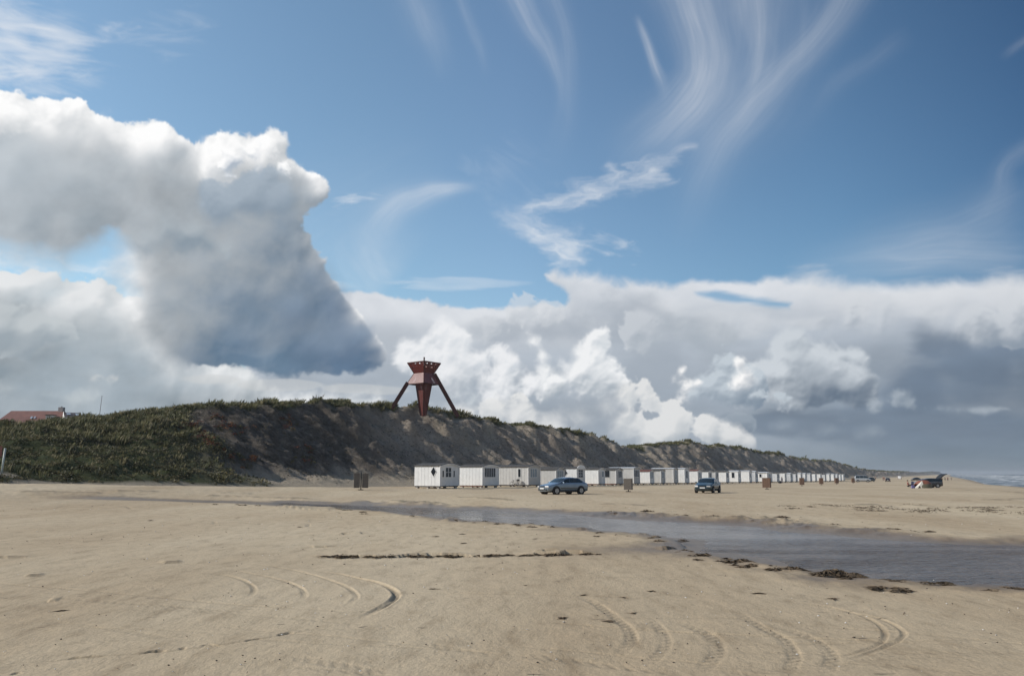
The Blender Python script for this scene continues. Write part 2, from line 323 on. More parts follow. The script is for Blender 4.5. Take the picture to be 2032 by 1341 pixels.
    for (cs, sd, sz, li, shd, op, fl, eg) in [
            ([(60, 330, 90), (160, 340, 80), (250, 330, 60), (-60, 340, 90), (320, 330, 40), (60, 420, 70), (170, 430, 60)], 167, 130, (192, 199, 204), (146, 158, 168), .7, 480, 60),
            ([(300, 268, 34), (340, 274, 24), (250, 272, 30), (200, 258, 34), (120, 236, 36), (40, 226, 40), (-60, 230, 60)], 165, 60, (251, 251, 251), (200, 205, 209), .8, 330, 26),
            ([(415, 290, 28), (440, 300, 32), (410, 325, 34), (440, 345, 36)], 163, 60, (250, 250, 250), (186, 193, 200), .8, 420, 60),
            ([(500, 300, 36), (543, 297, 34), (470, 322, 34), (560, 330, 32), (520, 345, 40)], 161, 44, (254, 254, 254), (150, 166, 184), 1., 392, 22),
            ([(560, 390, 60), (610, 385, 34), (500, 400, 60), (430, 410, 50), (560, 440, 50)], 169, 80, (158, 173, 188), (128, 146, 164), .8, 500, 40),
            ([(380, 470, 50), (330, 450, 40), (290, 470, 40), (420, 500, 40)], 171, 80, (170, 180, 188), (128, 145, 160), .75, 520, 34),
            ([(300, 560, 50), (340, 590, 50), (290, 620, 40), (400, 620, 50), (350, 640, 40)], 173, 80, (184, 191, 197), (150, 162, 171), .6, 670, 60),
            ([(620, 560, 60), (660, 620, 60), (580, 620, 80), (690, 670, 50), (620, 690, 60), (480, 690, 60), (380, 690, 50)], 175, 120, (134, 152, 173), (106, 125, 148), .7, 740, 50)]:
        cloud(lambda x, y, cs=cs, fl=fl: np.minimum(puffs(cs, fl, 14)(x, y), polysdf(x, y, big)+5), cs_box(cs), sd, sz, 14, eg, lin(li), lin(shd), .9, ldir=(-.45, .85), bump=.6, thick=60, opac=op, ragged=1.5)
    sheet([(420, 752, 60, 6), (560, 764, 90, 7), (700, 770, 70, 7), (760, 775, 50, 6)], (206, 208, 208), .45, 97, 60, 16, 12, 1.2)
    over(ALL, mix(lin((176, 185, 190)), lin((122, 137, 147)), sstep(900, 1700, X)), sstep(850, 936, Y)*.6)
    return rgb, al, X, Y
# ---------------------------------------------------------------- world: sky texture + cloud chart
def make_world():
    W, H = 1800, 900
    rgb, al, _, _ = build_sky(W, H)
    el = (np.arange(H)+.5)/H*45
    fade = (1-sstep(39, 44, el)).astype(np.float32)[:, None]
    buf = np.empty((H, W, 4), np.float32)
    buf[..., :3] = rgb*fade[..., None]; buf[..., 3] = al*fade
    im = bpy.data.images.new('cloud_chart', W, H, alpha=True, float_buffer=True, is_data=False)
    im.colorspace_settings.name = 'Linear Rec.709'; im.alpha_mode = 'CHANNEL_PACKED'
    im.pixels.foreach_set(buf.ravel()); im.update(); im.pack()
    nt = WORLD.node_tree; N = nt.nodes; L = nt.links; N.clear()
    out = N.new('ShaderNodeOutputWorld'); bg = N.new('ShaderNodeBackground'); bg.inputs['Strength'].default_value = .10
    L.new(bg.outputs[0], out.inputs[0])
    sky = N.new('ShaderNodeTexSky'); sky.sky_type = 'NISHITA'; sky.sun_disc = False
    sky.sun_elevation = SUN_EL; sky.sun_rotation = SUN_BEAR; sky.air_density = 1.0; sky.dust_density = .6; sky.ozone_density = 1.6
    tc = N.new('ShaderNodeTexCoord'); sep = N.new('ShaderNodeSeparateXYZ'); L.new(tc.outputs['Generated'], sep.inputs[0])
    def M(op, a, b=None, clamp=False):
        n = N.new('ShaderNodeMath'); n.operation = op; n.use_clamp = clamp
        for i, v in enumerate((a, b)):
            if v is None: continue
            if isinstance(v, (int, float)): n.inputs[i].default_value = v
            else: L.new(v, n.inputs[i])
        return n.outputs[0]
    az = M('ARCTAN2', sep.outputs[0], sep.outputs[1]); el_ = M('ARCSINE', sep.outputs[2])
    u = M('ADD', M('DIVIDE', az, math.pi/2), .5); v = M('MINIMUM', M('MAXIMUM', M('DIVIDE', el_, math.pi/4), .0012), .9985)
    cb = N.new('ShaderNodeCombineXYZ'); L.new(u, cb.inputs[0]); L.new(v, cb.inputs[1])
    tx = N.new('ShaderNodeTexImage'); tx.image = im; tx.extension = 'MIRROR'; tx.interpolation = 'Cubic'; L.new(cb.outputs[0], tx.inputs[0])
    one = M('SUBTRACT', 1.0, tx.outputs['Alpha'], True)
    tint = N.new('ShaderNodeMix'); tint.data_type = 'RGBA'; tint.blend_type = 'MULTIPLY'; tint.inputs['Factor'].default_value = 1
    L.new(sky.outputs[0], tint.inputs['A'])
    rp = N.new('ShaderNodeValToRGB'); L.new(M('ADD', M('DIVIDE', az, 2*math.pi), .5, True), rp.inputs[0]); e = rp.color_ramp.elements
    stops = SKY_TINT
    while len(e) < len(stops): e.new(.5)
    for k, (deg, c3) in enumerate(stops): e[k].position = deg/360+.5; e[k].color = (*c3, 1)
    L.new(rp.outputs[0], tint.inputs['B'])
    a = N.new('ShaderNodeVectorMath'); a.operation = 'SCALE'; L.new(tint.outputs['Result'], a.inputs[0]); L.new(one, a.inputs['Scale'])
    b = N.new('ShaderNodeVectorMath'); b.operation = 'SCALE'; L.new(tx.outputs['Color'], b.inputs[0]); b.inputs['Scale'].default_value = 10.0*CLOUD_GAIN
    c = N.new('ShaderNodeVectorMath'); c.operation = 'ADD'; L.new(a.outputs[0], c.inputs[0]); L.new(b.outputs[0], c.inputs[1])
    L.new(c.outputs[0], bg.inputs['Color'])
    WORLD.cycles.sampling_method = 'MANUAL'; WORLD.cycles.sample_map_resolution = 1024
SKY_TINT = [(-180, (.8, .9, .95)), (-100, (1.45, 1.5, 1.4)), (-30, (1.6, 1.72, 1.6)), (-11, (1.45, 1.6, 1.53)), (0, (1.4, 1.53, 1.52)), (22, (.80, 1.02, 1.10)), (36, (.34, .52, .66)), (90, (.5, .7, .8)), (180, (.8, .9, .95))]; CLOUD_GAIN = 1.0

make_world()
# ---------------------------------------------------------------- helpers
def tag(o, label=None, cat=None, group=None, kind=None):
    if label: o['label'] = label
    if cat: o['category'] = cat
    if group: o['group'] = group
    if kind: o['kind'] = kind
    return o
def mat(name, col, rough=.6, metal=0.0, var=0.0, scale=6.0, bump=0.0, bscale=40.0, spec=.5, coat=0.0, col2=None, detail=6):
    m = bpy.data.materials.new(name); m.use_nodes = True; nt = m.node_tree; N, L = nt.nodes, nt.links
    b = N['Principled BSDF']; b.inputs['Base Color'].default_value = (*col, 1); b.inputs['Roughness'].default_value = rough
    b.inputs['Metallic'].default_value = metal; b.inputs['Specular IOR Level'].default_value = spec; b.inputs['Coat Weight'].default_value = coat
    tc = N.new('ShaderNodeTexCoord')
    if var or col2:
        n = N.new('ShaderNodeTexNoise'); n.inputs['Scale'].default_value = scale; n.inputs['Detail'].default_value = detail; n.inputs['Roughness'].default_value = .65
        L.new(tc.outputs['Object'], n.inputs['Vector'])
        r = N.new('ShaderNodeValToRGB'); L.new(n.outputs[0], r.inputs[0])
        r.color_ramp.elements[0].position = .33; r.color_ramp.elements[1].position = .67
        c2 = col2 or tuple(min(1, c*(1+var)) for c in col); c1 = col if col2 else tuple(c*(1-var) for c in col)
        r.color_ramp.elements[0].color = (*c1, 1); r.color_ramp.elements[1].color = (*c2, 1)
        L.new(r.outputs[0], b.inputs['Base Color'])
    if bump:
        n2 = N.new('ShaderNodeTexNoise'); n2.inputs['Scale'].default_value = bscale; n2.inputs['Detail'].default_value = 5
        L.new(tc.outputs['Object'], n2.inputs['Vector'])
        bp = N.new('ShaderNodeBump'); bp.inputs['Strength'].default_value = bump; bp.inputs['Distance'].default_value = .02
        L.new(n2.outputs[0], bp.inputs['Height']); L.new(bp.outputs[0], b.inputs['Normal'])
    return m
class MB:
    """collects shapes into one mesh"""
    def __init__(s): s.v = []; s.f = []
    def add(s, vs, fs):
        k = len(s.v); s.v += [tuple(v) for v in vs]; s.f += [tuple(i+k for i in f) for f in fs]; return s
    def box(s, c, d, rz=0, taper=1.0, rx=0):
        x, y, z = d[0]/2, d[1]/2, d[2]/2
        vs = []
        for k, t in ((-z, 1.0), (z, taper)):
            for a, b in ((-x, -y), (x, -y), (x, y), (-x, y)): vs.append(Vector((a*t, b*t, k)))
        R = Matrix.Rotation(rz, 3, 'Z') @ Matrix.Rotation(rx, 3, 'X')
        vs = [R @ v+Vector(c) for v in vs]
        return s.add(vs, [(0, 3, 2, 1), (4, 5, 6, 7), (0, 1, 5, 4), (1, 2, 6, 5), (2, 3, 7, 6), (3, 0, 4, 7)])
    def bar(s, p, q, w, h=None):
        p, q = Vector(p), Vector(q); h = h or w; d = (q-p); n = d.normalized()
        a = n.cross(Vector((0, 0, 1)));  a = a.normalized() if a.length > 1e-3 else Vector((1, 0, 0)); b = n.cross(a)
        vs = [e+a*(w/2*i)+b*(h/2*j) for e in (p, q) for i, j in ((-1, -1), (1, -1), (1, 1), (-1, 1))]
        return s.add(vs, [(0, 1, 2, 3), (7, 6, 5, 4), (4, 5, 1, 0), (5, 6, 2, 1), (6, 7, 3, 2), (7, 4, 0, 3)])
    def tube(s, pts, r, n=8, cap=True):
        pts = [Vector(p) for p in pts]; rs = r if isinstance(r, (list, tuple)) else [r]*len(pts); vs = []
        for i, p in enumerate(pts):
            d = (pts[min(i+1, len(pts)-1)]-pts[max(i-1, 0)]).normalized()
            a = d.cross(Vector((0, 0, 1))); a = a.normalized() if a.length > 1e-3 else Vector((1, 0, 0)); b = d.cross(a)
            for k in range(n): t = 2*math.pi*k/n; vs.append(p+(a*math.cos(t)+b*math.sin(t))*rs[i])
        fs = []
        for i in range(len(pts)-1):
            for k in range(n): fs.append((i*n+k, i*n+(k+1) % n, (i+1)*n+(k+1) % n, (i+1)*n+k))
        if cap: fs += [tuple(range(n))[::-1], tuple((len(pts)-1)*n+k for k in range(n))]
        return s.add(vs, fs)
    def ring(s, c, R, r, axis='Y', n=20, m=6):
        vs = []
        for i in range(n):
            t = 2*math.pi*i/n
            for j in range(m):
                q = 2*math.pi*j/m; rr = R+r*math.cos(q); a, b, h = rr*math.cos(t), rr*math.sin(t), r*math.sin(q)
                vs.append(Vector(c)+(Vector((a, h, b)) if axis == 'Y' else Vector((a, b, h))))
        return s.add(vs, [(i*m+j, i*m+(j+1) % m, ((i+1) % n)*m+(j+1) % m, ((i+1) % n)*m+j) for i in range(n) for j in range(m)])
    def disc(s, c, R, w, n=20):
        """cylinder along Y"""
        vs = [Vector(c)+Vector((R*math.cos(2*math.pi*i/n), y, R*math.sin(2*math.pi*i/n))) for y in (-w/2, w/2) for i in range(n)]
        return s.add(vs, [tuple(range(n)), tuple(range(2*n-1, n-1, -1))]+[(i, n+i, n+(i+1) % n, (i+1) % n) for i in range(n)])
    def build(s, name, m, parent=None, smooth=False, bevel=0, loc=None, subd=0):
        me = bpy.data.meshes.new(name); me.from_pydata(s.v, [], s.f); me.update()
        bm = bmesh.new(); bm.from_mesh(me); bmesh.ops.recalc_face_normals(bm, faces=bm.faces)
        if bevel: bmesh.ops.bevel(bm, geom=list(bm.edges), offset=bevel, segments=2, profile=.5, affect='EDGES', clamp_overlap=True)
        bm.to_mesh(me); bm.free()
        if smooth: me.polygons.foreach_set('use_smooth', [True]*len(me.polygons))
        me.materials.append(m)
        o = bpy.data.objects.new(name, me); COL.objects.link(o); o.parent = parent
        if loc: o.location = loc
        if subd: md = o.modifiers.new('s', 'SUBSURF'); md.levels = md.render_levels = subd
        return o
def empty(name, loc=(0, 0, 0), rz=0):
    o = bpy.data.objects.new(name, None); COL.objects.link(o); o.location = loc; o.rotation_euler = (0, 0, rz); o.empty_display_size = .3; return o
def copy_tree(o, parent=None):
    c = o.copy(); COL.objects.link(c); c.parent = parent
    for ch in list(o.children): copy_tree(ch, c)
    return c
def fast_mesh(name, V, Fq, m, smooth=True, attrs=None, tri=False):
    k = 3 if tri else 4
    me = bpy.data.meshes.new(name); me.vertices.add(len(V)); me.vertices.foreach_set('co', np.ascontiguousarray(V, np.float32).ravel())
    me.loops.add(len(Fq)*k); me.loops.foreach_set('vertex_index', np.ascontiguousarray(Fq, np.int32).ravel())
    me.polygons.add(len(Fq)); me.polygons.foreach_set('loop_start', np.arange(0, len(Fq)*k, k, dtype=np.int32))
    if smooth: me.polygons.foreach_set('use_smooth', np.ones(len(Fq), bool))
    me.update(calc_edges=True)
    for n, a in (attrs or {}).items():
        if a.ndim == 1: at = me.attributes.new(n, 'FLOAT', 'POINT'); at.data.foreach_set('value', a.astype(np.float32))
        else:
            at = me.attributes.new(n, 'FLOAT_COLOR', 'POINT'); at.data.foreach_set('color', np.concatenate([a, np.ones((len(a), 1))], 1).astype(np.float32).ravel())
    me.materials.append(m); o = bpy.data.objects.new(name, me); COL.objects.link(o); return o
# ---------------------------------------------------------------- surveying: photo directions -> places on the ground
def slopes(px, py=940.0):
    cx = (px-1016)/F; cy = (670.5-py)/F; dy = math.cos(PITCH)-cy*math.sin(PITCH)
    return cx/dy, (math.sin(PITCH)+cy*math.cos(PITCH))/dy
CU, SU = .5075, .8616
def to_us(x, y): return CU*x+SU*y, SU*x-CU*y
def to_xy(u, s): return CU*u+SU*s, SU*u-CU*s
BU, BV = [-400, 400, 800, 1500, 3000, 6000, 12000], [0, 0, 12, 48, 118, 258, 530]
SHU, SHV = [-400, 0, 150, 248, 320, 500, 781, 1500, 3000, 6000, 12000], [30, 30, 18, 10, 2, -7, -24, -68, -140, -284, -570]
ZSEA = -1.6
def base_z(x, y):
    x = np.asarray(x, float); y = np.asarray(y, float); u, s = to_us(x, y)
    zf = np.clip(-.0045*(u-60), -1.2, 0); bend = np.interp(u, BU, BV)
    zc = np.interp(u, [0, 37, 63, 81, 350, 500], [1.25, 1.0, .38, .1, -1.1, -1.2])
    w = sstep(-43, -68, s+bend); z = zf*(1-w)+zc*w
    S = np.interp(u, SHU, SHV); q = sstep(S-26, S+24, s); return z*(1-q)+(ZSEA-1.2)*q
def hit(px, py, dz=0.0, n=40):
    """where the line of sight through a photo point meets the beach"""
    a, b = slopes(px, py); Y = 20.0
    ys = np.geomspace(4, 4000, 4000); zz = base_z(a*ys, ys)+dz; k = np.where(CAMZ+b*ys < zz)[0]
    Y = ys[k[0]] if len(k) else 3000.0
    return a*Y, Y
def plane_hit(px, py, z=0.0):
    a, b = slopes(px, py); Y = (z-CAMZ)/b; return a*Y, Y
# ---------------------------------------------------------------- beach
def pnoise(x, y, s, seed, o=4, g=.5): return gfbm(x/s+100, y/s+100, seed, o, g)
STREAM_NEAR = [(560, 1001), (640, 1006), (780, 1018), (900, 1031), (1020, 1040), (1100, 1044), (1160, 1049), (1270, 1061), (1330, 1067), (1352, 1074), (1370, 1088), (1420, 1102), (1480, 1113), (1560, 1128), (1640, 1139), (1700, 1145), (1850, 1156), (1950, 1165), (2032, 1172), (2300, 1196), (2800, 1230)]
STREAM_FAR = [(2800, 1120), (2300, 1090), (2032, 1077), (1900, 1073), (1800, 1069), (1700, 1061), (1600, 1053), (1500, 1042), (1400, 1036), (1300, 1031), (1250, 1028), (1180, 1021), (1080, 1016), (1000, 1012), (900, 1008), (800, 1004), (640, 999), (560, 996)]
STREAM = [plane_hit(x, y, -.08) for x, y in STREAM_NEAR+STREAM_FAR]
WETL = [hit(x, y) for x, y in [(60, 985), (150, 986), (250, 988), (330, 991), (430, 994), (500, 996), (560, 998.5), (640, 1002)]]
_r = random.Random(4)
TRACKS = [([(x0, y0), (x0+L*.5, y0+sl*L*.5+_r.uniform(-5, 5)), (x0+L, y0+sl*L)], _r.uniform(.1, .22), _r.uniform(.005, .011), _r.choice([1, 1, 2])) for x0, y0, L, sl in [(_r.uniform(-200, 1500), _r.uniform(1065, 1330), _r.uniform(400, 1100), _r.uniform(-.05, .12)) for _ in range(22)] if y0+sl*L > 1050+max(0, x0+L-1100)*.13]+[ # photo points, width m, depth m, raised
 ([(676, 1237), (700, 1230), (730, 1219), (755, 1206), (776, 1193), (787, 1181), (779, 1169), (757, 1158), (730, 1150), (700, 1143), (660, 1136), (600, 1128)], .15, .034, 1),
 ([(684, 1236), (584, 1255), (486, 1272), (372, 1286), (283, 1294), (128, 1306), (-60, 1322)], .09, .012, 1),
 ([(668, 1214), (692, 1200), (706, 1187), (704, 1176), (688, 1164), (655, 1150), (620, 1139), (580, 1129), (520, 1120), (460, 1114)], .12, .017, 1),
 ([(585, 1196), (600, 1187), (604, 1177), (596, 1166), (572, 1154), (545, 1146), (505, 1138), (450, 1130), (390, 1125)], .12, .017, 1),
 ([(484, 1187), (500, 1178), (504, 1168), (494, 1157), (470, 1146), (430, 1139), (360, 1134)], .12, .017, 1),
 ([(1200, 1313), (1225, 1298), (1244, 1284), (1254, 1267), (1249, 1250), (1232, 1232), (1200, 1210), (1180, 1196), (1130, 1175)], .2, .022, 2),
 ([(1268, 1330), (1292, 1312), (1313, 1294), (1322, 1275), (1318, 1258), (1304, 1240), (1275, 1218)], .18, .014, 2),
 ([(1385, 1350), (1405, 1320), (1424, 1296), (1420, 1272), (1400, 1255), (1360, 1238), (1310, 1225)], .24, .017, 2),
 ([(1555, 1352), (1570, 1325), (1577, 1305), (1569, 1284), (1555, 1266), (1520, 1248), (1475, 1222), (1450, 1206)], .2, .022, 2),
 ([(1632, 1352), (1645, 1325), (1652, 1305), (1636, 1282), (1612, 1266), (1570, 1250), (1520, 1236)], .22, .016, 2),
 ([(1600, 1322), (1660, 1306), (1715, 1291), (1748, 1274), (1757, 1257), (1747, 1240), (1722, 1224), (1690, 1212), (1640, 1202), (1560, 1193), (1460, 1186)], .09, .014, 1),
 ([(1640, 1320), (1700, 1305), (1750, 1286), (1783, 1270), (1794, 1257), (1783, 1243), (1758, 1230), (1720, 1218), (1650, 1208), (1560, 1200)], .09, .014, 1),
 ([(128, 1306), (150, 1304), (180, 1302.5), (216, 1300)], .11, .05, 1), ([(283, 1294), (305, 1291), (332, 1287)], .1, .045, 1), ([(354, 1286), (372, 1283)], .07, .03, 1),
 ([(398, 1282), (412, 1277), (440, 1282)], .07, .02, 1), ([(486, 1272), (522, 1266)], .08, .03, 1), ([(548, 1260), (584, 1253)], .09, .035, 1), ([(20, 1336), (45, 1332)], .07, .03, 1),
 ([(1000, 1292), (1080, 1302), (1160, 1312), (1240, 1322), (1330, 1333), (1420, 1346)], .3, .010, 2), ([(990, 1276), (1100, 1286), (1250, 1300), (1400, 1316), (1560, 1326)], .12, .007, 1),
 ([(1000, 1228), (1150, 1238), (1300, 1250), (1430, 1258), (1600, 1264), (1760, 1272), (1900, 1280), (2050, 1287)], .13, .012, 1),
 ([(1000, 1133), (1100, 1139), (1200, 1145), (1330, 1148), (1480, 1158)], .10, .009, 1), ([(1560, 1320), (1700, 1318), (1900, 1334), (2050, 1344)], .2, .010, 2),
 ([(560, 1300), (700, 1322), (800, 1345)], .3, .009, 2), ([(820, 1270), (900, 1285), (1010, 1300)], .25, .008, 2), ([(0, 1120), (200, 1112), (420, 1098)], .2, .006, 1),
 ([(330, 1150), (420, 1143), (520, 1120)], .15, .007, 1), ([(0, 1235), (160, 1238), (400, 1275)], .2, .006, 1), ([(1050, 1216), (1250, 1190), (1330, 1175)], .12, .006, 1),
 ([(100, 1010), (140, 1003), (240, 1003), (262, 1013)], .2, .02, 1), ([(370, 1042), (420, 1040), (425, 1034)], .15, .02, 1), ([(470, 1035), (510, 1040), (520, 1036)], .15, .02, 1), ([(590, 1045), (610, 1044), (612, 1038)], .15, .02, 1),
 ([(1130, 1400), (1400, 1352), (1700, 1316), (2100, 1290)], .22, .008, 2), ([(-100, 1300), (200, 1270), (600, 1250), (900, 1246)], .2, .005, 2)]
LEDGES = [ # small eroded steps: photo points, height
 ([(590, 1098), (660, 1103), (780, 1104), (820, 1101), (880, 1099), (950, 1104), (1030, 1103)], .05), ([(1030, 1103), (1070, 1101), (1110, 1102), (1125, 1098), (1200, 1100)], .07),
 ([(1060, 1098), (1120, 1096)], .05), ([(1310, 1092), (1352, 1088)], .05),
 ([(660, 1060), (740, 1057)], .03), ([(600, 1083), (690, 1084)], .03), ([(880, 1029), (915, 1034)], .08), ([(1140, 1050), (1170, 1053)], .05), ([(1255, 1060), (1285, 1063)], .06), ([(1330, 1066), (1350, 1075), (1354, 1082)], .05),
 ([(-60, 1108), (60, 1106)], .03), ([(320, 1117), (372, 1114)], .04), ([(45, 1143), (85, 1142)], .03), ([(80, 1196), (105, 1195)], .02), ([(520, 1006), (560, 1008), (640, 1012), (660, 1009)], .05)]
def line_dist(x, y, pts):
    best = np.full(x.shape, 1e9); al = np.zeros(x.shape); acc = 0; sg = np.zeros(x.shape)
    for (x0, y0), (x1, y1) in zip(pts[:-1], pts[1:]):
        ex, ey = x1-x0, y1-y0; L = math.hypot(ex, ey)+1e-9
        t = np.clip(((x-x0)*ex+(y-y0)*ey)/(L*L), 0, 1); d = np.hypot(x-x0-ex*t, y-y0-ey*t); m = d < best
        best = np.where(m, d, best); al = np.where(m, acc+t*L, al); sg = np.where(m, np.sign(ex*(y-y0)-ey*(x-x0)), sg); acc += L
    return best, al/acc, al, sg
def smooth_pts(pts): return [tuple(p) for p in smooth_line([list(p) for p in pts], [1]*len(pts), 5)[0]]
def ground_mesh():
    rows = np.concatenate([1.75*F/np.array([1640*10, 1640*3, 1640, 1100, 800, 600, 520]), 1.75*F/np.arange(462, 60, -.82), 1.75*F/np.arange(60, 10, -.5), 1.75*F/np.arange(10, 2, -.4), np.geomspace(1500, 9000, 14)])
    th = np.radians(np.concatenate([np.arange(-44, 44, .085), np.geomspace(1, 316**1, 40)*1.0-1+44.3]))
    th = th[th < math.radians(315.6)]
    R, T = np.meshgrid(rows, th, indexing='ij'); x = (R*np.sin(T)).ravel(); y = (R*np.cos(T)).ravel()
    nr, nc = R.shape; z = base_z(x, y); u, s = to_us(x, y); r = R.ravel()
    near = r < 130
    z += .035*pnoise(u, s*1.6, 9, 11, 3)*sstep(300, 60, r)
    xn, yn, un, sn = x[near], y[near], u[near], s[near]; rn = r[near]
    dz = .012*pnoise(un/2.2, sn, 1.1, 12, 4, .55)+.006*pnoise(xn, yn, .35, 13, 3, .6)
    rough = sstep(.1, .7, pnoise(un/2.5, sn, 6, 14, 4, .6)); dz += rough*.018*pnoise(xn, yn, .28, 15, 3, .7)
    dark = np.zeros(len(x)); wet = np.zeros(len(x)); dk = np.zeros(len(xn)); wt = np.zeros(len(xn))
    # upper beach: trodden berm and wheel ridges near the foot of the dunes
    up = sstep(-44, -60, sn); dz += up*(.10*pnoise(un/3, sn, 2.2, 16, 4, .6)+.05*np.abs(pnoise(xn, yn, .8, 17, 3)))*sstep(120, 20, un)
    sd = polysdf(xn+.45*pnoise(xn, yn, 2.2, 18, 4), yn+1.5*pnoise(xn, yn, 3.5, 19, 4), STREAM)
    zz = z[near]+dz
    ins = sstep(-.9, .15, sd); bed = -.09-.10*sstep(0, 2.5, sd)+.02*pnoise(xn, yn, 1.5, 20, 3)
    zz = zz*(1-ins)+bed*ins; zz += .05*sstep(-2.2, -.9, sd)*sstep(0, -.9, sd)*np.clip(pnoise(xn, yn, .8, 21, 3)+.3, 0, 1)
    wt = np.maximum(wt, sstep(-1.8, -.1, sd+1.3*pnoise(xn, yn, 2.0, 22, 4)))
    # crumbled far bank clods
    fb = [plane_hit(px, py) for px, py in [(1190, 1018), (1230, 1021), (1290, 1022), (1340, 1026), (1440, 1028), (1470, 1030), (1540, 1032), (1560, 1038), (1640, 1046), (1700, 1050), (1760, 1054), (1870, 1057)]]
    d, t, al_, sg = line_dist(xn, yn, fb)
    hmod = np.interp(t, [0, .1, .25, .33, .45, .6, .75, 1], [.6, 1, .5, .35, 1, .8, .5, .2])
    cl = np.clip(pnoise(xn, yn, .9, 23, 4, .6)+.25, 0, 1)*sstep(1.6, .2, d)*hmod; zz += cl*.28; dk = np.maximum(dk, cl*.9)  # shading of the clods put into the colour as dark sand
    d, t, al_, sg = line_dist(xn, yn, WETL); wv = sstep(2.6, .6, d+1.0*pnoise(xn, yn, 4, 24, 3)); wt = np.maximum(wt, wv*.95*sstep(0, .2, t)); zz -= .05*wv
    for px, py, rad, h in [(580, 1008, 1.6, .10), (890, 1033, .4, .09), (300, 950, 3.0, .5), (1725, 1068, .8, .04)]:
        cx_, cy_ = plane_hit(px, py) if py > 960 else hit(px, py); dd = np.hypot(xn-cx_, (yn-cy_)*.6)
        m = sstep(rad, 0, dd); zz += h*m*(1+pnoise(xn, yn, .5, 25, 3)); dk = np.maximum(dk, m*.25)
    for pts, wd, dep, nrut in TRACKS:
        P = smooth_pts([plane_hit(*p) for p in pts]); pa = np.array(P)
        b = (xn > pa[:, 0].min()-.6) & (xn < pa[:, 0].max()+.6) & (yn > pa[:, 1].min()-.6) & (yn < pa[:, 1].max()+.6)
        if not b.any(): continue
        d, t, al_, sg = line_dist(xn[b], yn[b], P); endf = sstep(0, .3, t)*sstep(1, .7, t)
        sc_ = np.maximum(1.0, rn[b]/14.0); wdl = wd*.85*sc_**.3; tread = 1.0
        broken = sstep(-.55, .15, pnoise(al_/2, sg, .5, 26, 3))
        dep *= .7 if nrut == 2 else .85; dep *= .62 if pts[0][0] > 1100 and nrut == 2 else .9; g = sstep(wdl*.5, wdl*.28, d)*dep*1.2; rim = np.exp(-((d-wdl*.66)/(wdl*.2))**2)*dep*.22
        if nrut == 2:
            tread = .5+.5*np.sin(al_*2*math.pi/.16+sg*d*40); g *= .55+.6*tread*sstep(wdl*.5, wdl*.3, d)
        zz[b] += (rim-g)*endf*(.3+.7*broken)
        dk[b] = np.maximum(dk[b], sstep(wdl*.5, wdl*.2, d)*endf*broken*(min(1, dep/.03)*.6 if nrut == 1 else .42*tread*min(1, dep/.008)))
    for pts, h in LEDGES:
        P = smooth_pts([plane_hit(*p) for p in pts]); pa = np.array(P); q = .9
        b = (xn > pa[:, 0].min()-q) & (xn < pa[:, 0].max()+q) & (yn > pa[:, 1].min()-q) & (yn < pa[:, 1].max()+q)
        if not b.any(): continue
        jx = xn[b]+.10*pnoise(xn[b], yn[b], 1.0, 27, 2); jy = yn[b]+.16*pnoise(xn[b], yn[b], 1.2, 28, 2)
        d, t, al_, sg = line_dist(jx, jy, P); endf = sstep(0, .3, t)*sstep(1, .7, t)
        zz[b] += h*endf*(sstep(.7, .05, d)*(sg*np.sign(pa[-1, 0]-pa[0, 0]) > 0)-.6*sstep(.16, .0, d)*(sg*np.sign(pa[-1, 0]-pa[0, 0]) <= 0))
        dk[b] = np.maximum(dk[b], sstep(.13, .02, d)*endf*.5*sstep(-.4, .3, pnoise(jx, jy, .5, 29, 3)))  # shadow line of each step painted dark into the sand
    for pts, h in [([(-60, 976), (60, 977), (180, 979), (300, 983)], .14), ([(120, 973), (240, 975), (330, 976)], .10), ([(370, 984), (470, 986), (560, 990), (640, 992)], .15), ([(690, 993), (760, 996), (830, 999), (900, 1003)], .15), ([(420, 978), (520, 979)], .08), ([(900, 985), (1000, 992), (1080, 996)], .08), ([(1180, 1000), (1300, 1003)], .05), ([(1640, 1004), (1760, 1003), (1900, 1007)], .10), ([(1880, 975), (1960, 974), (2040, 980)], .14), ([(1840, 992), (1960, 993), (2060, 990)], .12)]:
        P = [hit(*p) for p in smooth_pts(pts)]; pa = np.array(P); q = 3.0
        b = (xn > pa[:, 0].min()-q) & (xn < pa[:, 0].max()+q) & (yn > pa[:, 1].min()-q) & (yn < pa[:, 1].max()+q)
        jy = yn[b]+1.1*pnoise(xn[b], yn[b], 2.5, 32, 3); d, t, al_, sg = line_dist(xn[b], jy, P); br = sstep(-.35, .3, pnoise(xn[b], yn[b]/2, 1.6, 33, 3))*sstep(0, .2, t)*sstep(1, .8, t)
        zz[b] += h*br*sstep(1.8, .1, d)*(1+.5*pnoise(xn[b], yn[b], .6, 34, 3)); dk[b] = np.maximum(dk[b], .55*br*sstep(.9, .1, d))  # dark colour here stands in for the shade of the upper steps
    z[near] = zz; dark[near] = dk; wet[near] = wt
    # spit of wet sand at the bend and the far strand
    sx, sy = plane_hit(1385, 1092); wet = np.maximum(wet, sstep(2.6, .4, np.hypot((x-sx)*.6, y-sy)+.8*pnoise(x, y, 1.5, 30, 3))*.8)
    S = np.interp(u, SHU, SHV); wet = np.maximum(wet, sstep(-13, -3, s-S+3*pnoise(u, s, 30, 31, 3)))
    V = np.stack([x, y, z], 1); i = np.arange(nr-1)[:, None]*nc; j = np.arange(nc)[None, :]; j2 = (j+1) % nc
    Fq = np.stack([i+j, i+nc+j, i+nc+j2, i+j2], -1).reshape(-1, 4)[:, ::-1]
    return V, Fq, {'wet': np.clip(wet, 0, 1), 'dark': np.clip(dark, 0, 1)}
